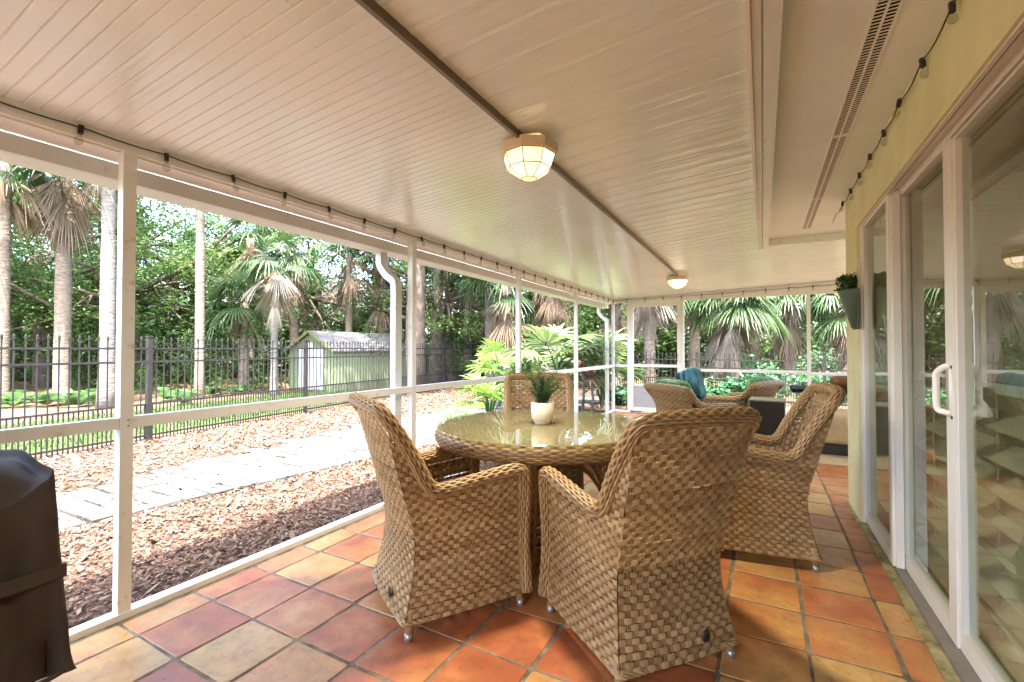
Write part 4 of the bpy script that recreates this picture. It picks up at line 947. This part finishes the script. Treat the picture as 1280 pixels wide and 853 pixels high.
strap('cordyline', 'shorter brown rosette plant next to the taller pink one', place(727, 9.2, -.14), 40, .34, 'cordy', .3, 3, (-.3, 1.3), .022, .95)
strap('yucca', 'yellow green leafy clump beside the fence post', P_(196, 9.3), 46, .45, 'lime_leaf', .55, 4, (.2, 1.3), .035)

def fern(label, pos, seed, L=.75, n=20):
    r = np.random.default_rng(400 + seed); t = MB()
    for k in range(n):
        az = r.uniform(0, 2*PI); e = r.uniform(.6, 1.3); l = L*r.uniform(.6, 1.1); d = V3(math.cos(az)*math.cos(e), math.sin(az)*math.cos(e), math.sin(e)); s_ = np.cross(d, V3(0, 0, 1)); s_ /= np.linalg.norm(s_)
        ts = np.linspace(.1, 1, 13); P = d*(ts*l)[:, None] - V3(0, 0, 1)*(.5*l*ts**2)[:, None]; lw = l*.16*np.sin(PI*np.clip(ts*.9 + .1, 0, 1))**.7; tg = np.gradient(P, axis=0); tg /= np.linalg.norm(tg, axis=1)[:, None]; cv = np.clip(.5 + r.normal(0, .2), 0, 1)
        for sg in (1, -1):
            A = P - tg*.012*L; B = P + tg*.022*L; T = P + sg*s_*lw[:, None] + tg*(.3*lw)[:, None]
            t.quads(np.stack([A, T - tg*.008, T + tg*.008, B], 1), np.full(len(P), cv))
    o = t.build('fern', M['fern']); o.location = tuple(pos); tag(o, label, 'fern', 'ferns along the lawn edge'); return o
FL = 'arching green fern in the bed behind the lawn and fence'
for k, (px, d) in enumerate(((-40, 11), (-10, 11.6), (20, 11.2), (38, 12.2), (58, 11.4), (80, 11.9), (98, 11.3), (118, 12), (150, 12.4), (212, 12.5), (232, 11.6), (265, 14), (300, 14.6))): fern(FL, P_(px, d) + V3(0, 0, .05), k, .85)

# broadleaf foliage clumps ----------------------------------------------------
def leaves(centers, radii, per, size, r, flat=.7, var0=.45):
    n = len(centers); c = np.repeat(centers, per, 0); R = np.repeat(radii, per); N_ = n*per
    d = r.normal(0, 1, (N_, 3)); d /= np.linalg.norm(d, axis=1)[:, None]; p = c + d*(R*r.random(N_)**.45)[:, None]*V3(1, 1, flat)
    a = r.normal(0, 1, (N_, 3)); a[:, 2] *= .5; a /= np.linalg.norm(a, axis=1)[:, None]; b = np.cross(a, r.normal(0, 1, (N_, 3)) + V3(0, 0, 1.2)); b /= np.linalg.norm(b, axis=1)[:, None]
    s = size*r.uniform(.6, 1.3, N_)[:, None]
    q = np.stack([p - a*s, p + b*s*.42 - a*s*.1, p + a*s, p - b*s*.42 - a*s*.1], 1)
    v = np.clip(var0 + np.repeat(r.normal(0, .16, n), per) + r.normal(0, .13, N_), 0, 1); return q, v
def tree_mesh(seed, hgt, cr, cz, ncl, per, size, smin=.35):
    r = np.random.default_rng(500 + seed); tr = MB(); zz = np.linspace(-.2, cz*.95, 9); bend = r.normal(0, .25, 2)
    c = np.stack([bend[0]*(zz/cz)**2, bend[1]*(zz/cz)**2, zz], -1); tr.tube(c, np.linspace(.26, .15, 9)*hgt/9, 10); tips = []
    for k in range(9):
        az = 2*PI*k/9 + r.normal(0, .3); s = r.uniform(smin, .95); b0 = np.array([np.interp(s*cz*.95, zz, c[:, i]) for i in range(3)]); L = cr*r.uniform(.7, 1.1)
        e = b0 + V3(math.cos(az)*L, math.sin(az)*L, r.uniform(.15, .6)*L); mid = (b0 + e)/2 + V3(*r.normal(0, .12*L, 3)); pth = catmull([b0, mid, e], 6); tr.tube(pth, np.linspace(.09, .025, len(pth))*hgt/9, 6); tips += [pth[6], pth[9], e]
        for q in range(2): e2 = mid + r.normal(0, .4*L, 3)*V3(1, 1, .6); tr.tube([mid, (mid + e2)/2 + r.normal(0, .05*L, 3), e2], np.array([.04, .03, .012])*hgt/9, 5); tips.append(e2)
    tips = np.array(tips); cen = np.concatenate([tips[r.integers(0, len(tips), ncl//2)] + r.normal(0, .3*cr, (ncl//2, 3))*V3(1, 1, .6), V3(0, 0, cz) + (lambda d: d/np.linalg.norm(d, axis=1)[:, None]*cr*(r.random((ncl - ncl//2, 1))**.4))(r.normal(0, 1, (ncl - ncl//2, 3)))*V3(1, 1, (hgt - cz)/cr*.95)])
    q, v = leaves(cen, r.uniform(.10, .22, ncl)*cr, per, size, r); lf = MB(); lf.quads(q, v)
    return tr.mesh('oak_trunk', M['oak_bark'], True), lf.mesh('oak_crown', M['leaf'])
TM = [tree_mesh(k, 10.5, 3.6, 5.0, 125, 130, .062) for k in range(3)] + [tree_mesh(9, 12.5, 4.2, 9.3, 130, 80, .10, .72)]
def oak(label, pos, k, s, rz_):
    t = thing('oak_tree', label, 'tree', tuple(pos), rz_, 'oaks in the woods'); t.scale = (s, s, s)
    for nm, me in (('trunk', TM[k][0]), ('crown', TM[k][1])): o = bpy.data.objects.new(nm, me); C.objects.link(o); o.parent = t
OAK = [(-60, 15.5, 1.0, 'oak with open crown beyond the screen behind the covered grill'), (15, 20, 1.3, 'broad oak crown above the shaggy palm skirts'), (130, 21, 1.35, 'broad oak crown behind the pale leaning palm'), (55, 17, 1.05, 'oak behind the shaggy palm and ferns'), (165, 17.5, 1.1, 'oak with spreading limbs behind the first screen post'),
       (215, 21, 1.2, 'tall oak between the pale leaning palm and the slim bare palm'), (292, 23, 1.15, 'oak behind the low green fan palm'), (395, 23, 1.1, 'oak right behind the shed ridge'), (470, 22, 1.15, 'oak behind the shed and the curved downspout'),
       (545, 19, 1.1, 'oak in the woods past the second screen post'), (600, 24, 1.15, 'oak deep in the woods behind the fence gate'), (672, 20, 1.1, 'oak behind the bright young fan palm'), (745, 22, 1.1, 'oak behind the far corner downspout'),
       (840, 23, 1.05, 'oak beyond the screen door palms'), (940, 21, 1.1, 'oak behind the broad green palm at the end'), (1040, 22, 1.1, 'oak behind the palms near the house corner')]
for i, (px, d, s, lab) in enumerate(OAK): oak(lab, P_(px, d), i % 3, s, i*1.7)
for i, (px, d, lab) in enumerate(((519, 15.2, 'high crowned oak whose trunk stands behind the second screen post'), (-60, 13.6, 'high crowned oak at the edge of the lawn'))): oak(lab, P_(px, d), 3, 1.0, i*2.1)

def shrub(label, pos, seed, rr, h, mat='shrub', size=.07, n=26, per=46, var=.45, group=None):
    r = np.random.default_rng(600 + seed); t = thing('shrub', label, 'shrub', tuple(pos), 0, group)
    d = r.normal(0, 1, (n, 3)); d /= np.linalg.norm(d, axis=1)[:, None]; cen = V3(0, 0, h*.5) + d*V3(rr, rr, h*.5)*r.random((n, 1))**.4*.8; cen[:, 2] = np.maximum(cen[:, 2], .08)
    q, v = leaves(cen, r.uniform(.25, .45, n)*rr, per, size, r, .8, var); m = MB(); m.quads(q, v); m.build('foliage', M[mat], t)
    s = MB()
    for k in range(6): e = cen[k]; s.tube([(0, 0, -.08), e*V3(.4, .4, .6), e], [.02, .014, .006], 5)
    s.build('stem', M['oak_bark'], t)
SH = [(905, 11.2, .55, .75, 'leafy green shrub behind the dark brown box'), (955, 11.0, .6, .95, 'glossy green shrub by the end fence post'), (1010, 11.1, .55, .8, 'green shrub behind the black topped table'), (1050, 10.9, .5, .9, 'blue green shrub near the house corner outside the end screen'),
      (865, 11.0, .5, .6, 'low green shrub behind the teal pillow'), (830, 11.1, .45, .55, 'low green shrub outside the screen door'), (775, 10.9, .35, .45, 'small green shrub by the far corner post'), (930, 13.6, .9, 1.5, 'tall dark shrub beyond the end fence'), (1030, 14.5, 1.0, 1.6, 'tall green shrub beyond the end fence near the spiky palm')]
for k, (px, d, rr, h, lab) in enumerate(SH): shrub(lab, place(px, d, -.14), k, rr, h, var=.5 + .1*(k % 3))

# woods behind: one far mass
r = np.random.default_rng(77); cen = []
while len(cen) < 2400:
    px = r.uniform(-330, 1250); d = r.uniform(23, 34) if px < 760 else r.uniform(19, 28); z = 14.5*r.random()**1.15
    p = place(px, d, z)
    gap = math.sin(p[0]*.55 + 1.3)*math.sin(p[1]*.6 + .4) + .6*math.sin(p[0]*1.3 - p[1]*.9) + .5*math.sin(z*1.1 + p[0]*.4)
    if z > 3 and gap < -.25: continue
    cen.append(p)
cen = np.array(cen); q, v = leaves(cen, r.uniform(.6, 1.25, len(cen)), 110, .15, r, .8, .42); m = MB(); m.quads(q, v); tag(m.build('woods', M['leaf']), kind='stuff')
r = np.random.default_rng(79); pxs = r.uniform(-330, 1250, 800); cen = np.array([place(px, d, 4.2 * u ** 1.3) for px, d, u in zip(pxs, r.uniform(29, 36, 800), r.random(800))])
q, v = leaves(cen, r.uniform(.8, 1.4, len(cen)), 62, .17, r, .8, .36); m = MB(); m.quads(q, v); tag(m.build('woods', M['leaf']), kind='stuff')
# understory right behind the fence
cen = []
r = np.random.default_rng(78)
while len(cen) < 640:
    px = r.uniform(-200, 790); d = r.uniform(14.5, 22); p = place(px, d, 0)
    if -15.2 < p[0] < -11.4 and 9.6 < p[1] < 14.6: continue
    if p[1] < 15 and p[0] > fx(p[1]) - 3.6: continue
    if p[0] > -13 and p[1] < 11: continue
    p[2] = gz(p[0]) + 2.9*r.random()**1.4; cen.append(p)
cen = np.array(cen); q, v = leaves(cen, r.uniform(.35, .75, len(cen)), 44, .10, r, .8, .38); m = MB(); m.quads(q, v); tag(m.build('undergrowth', M['leaf']), kind='stuff')
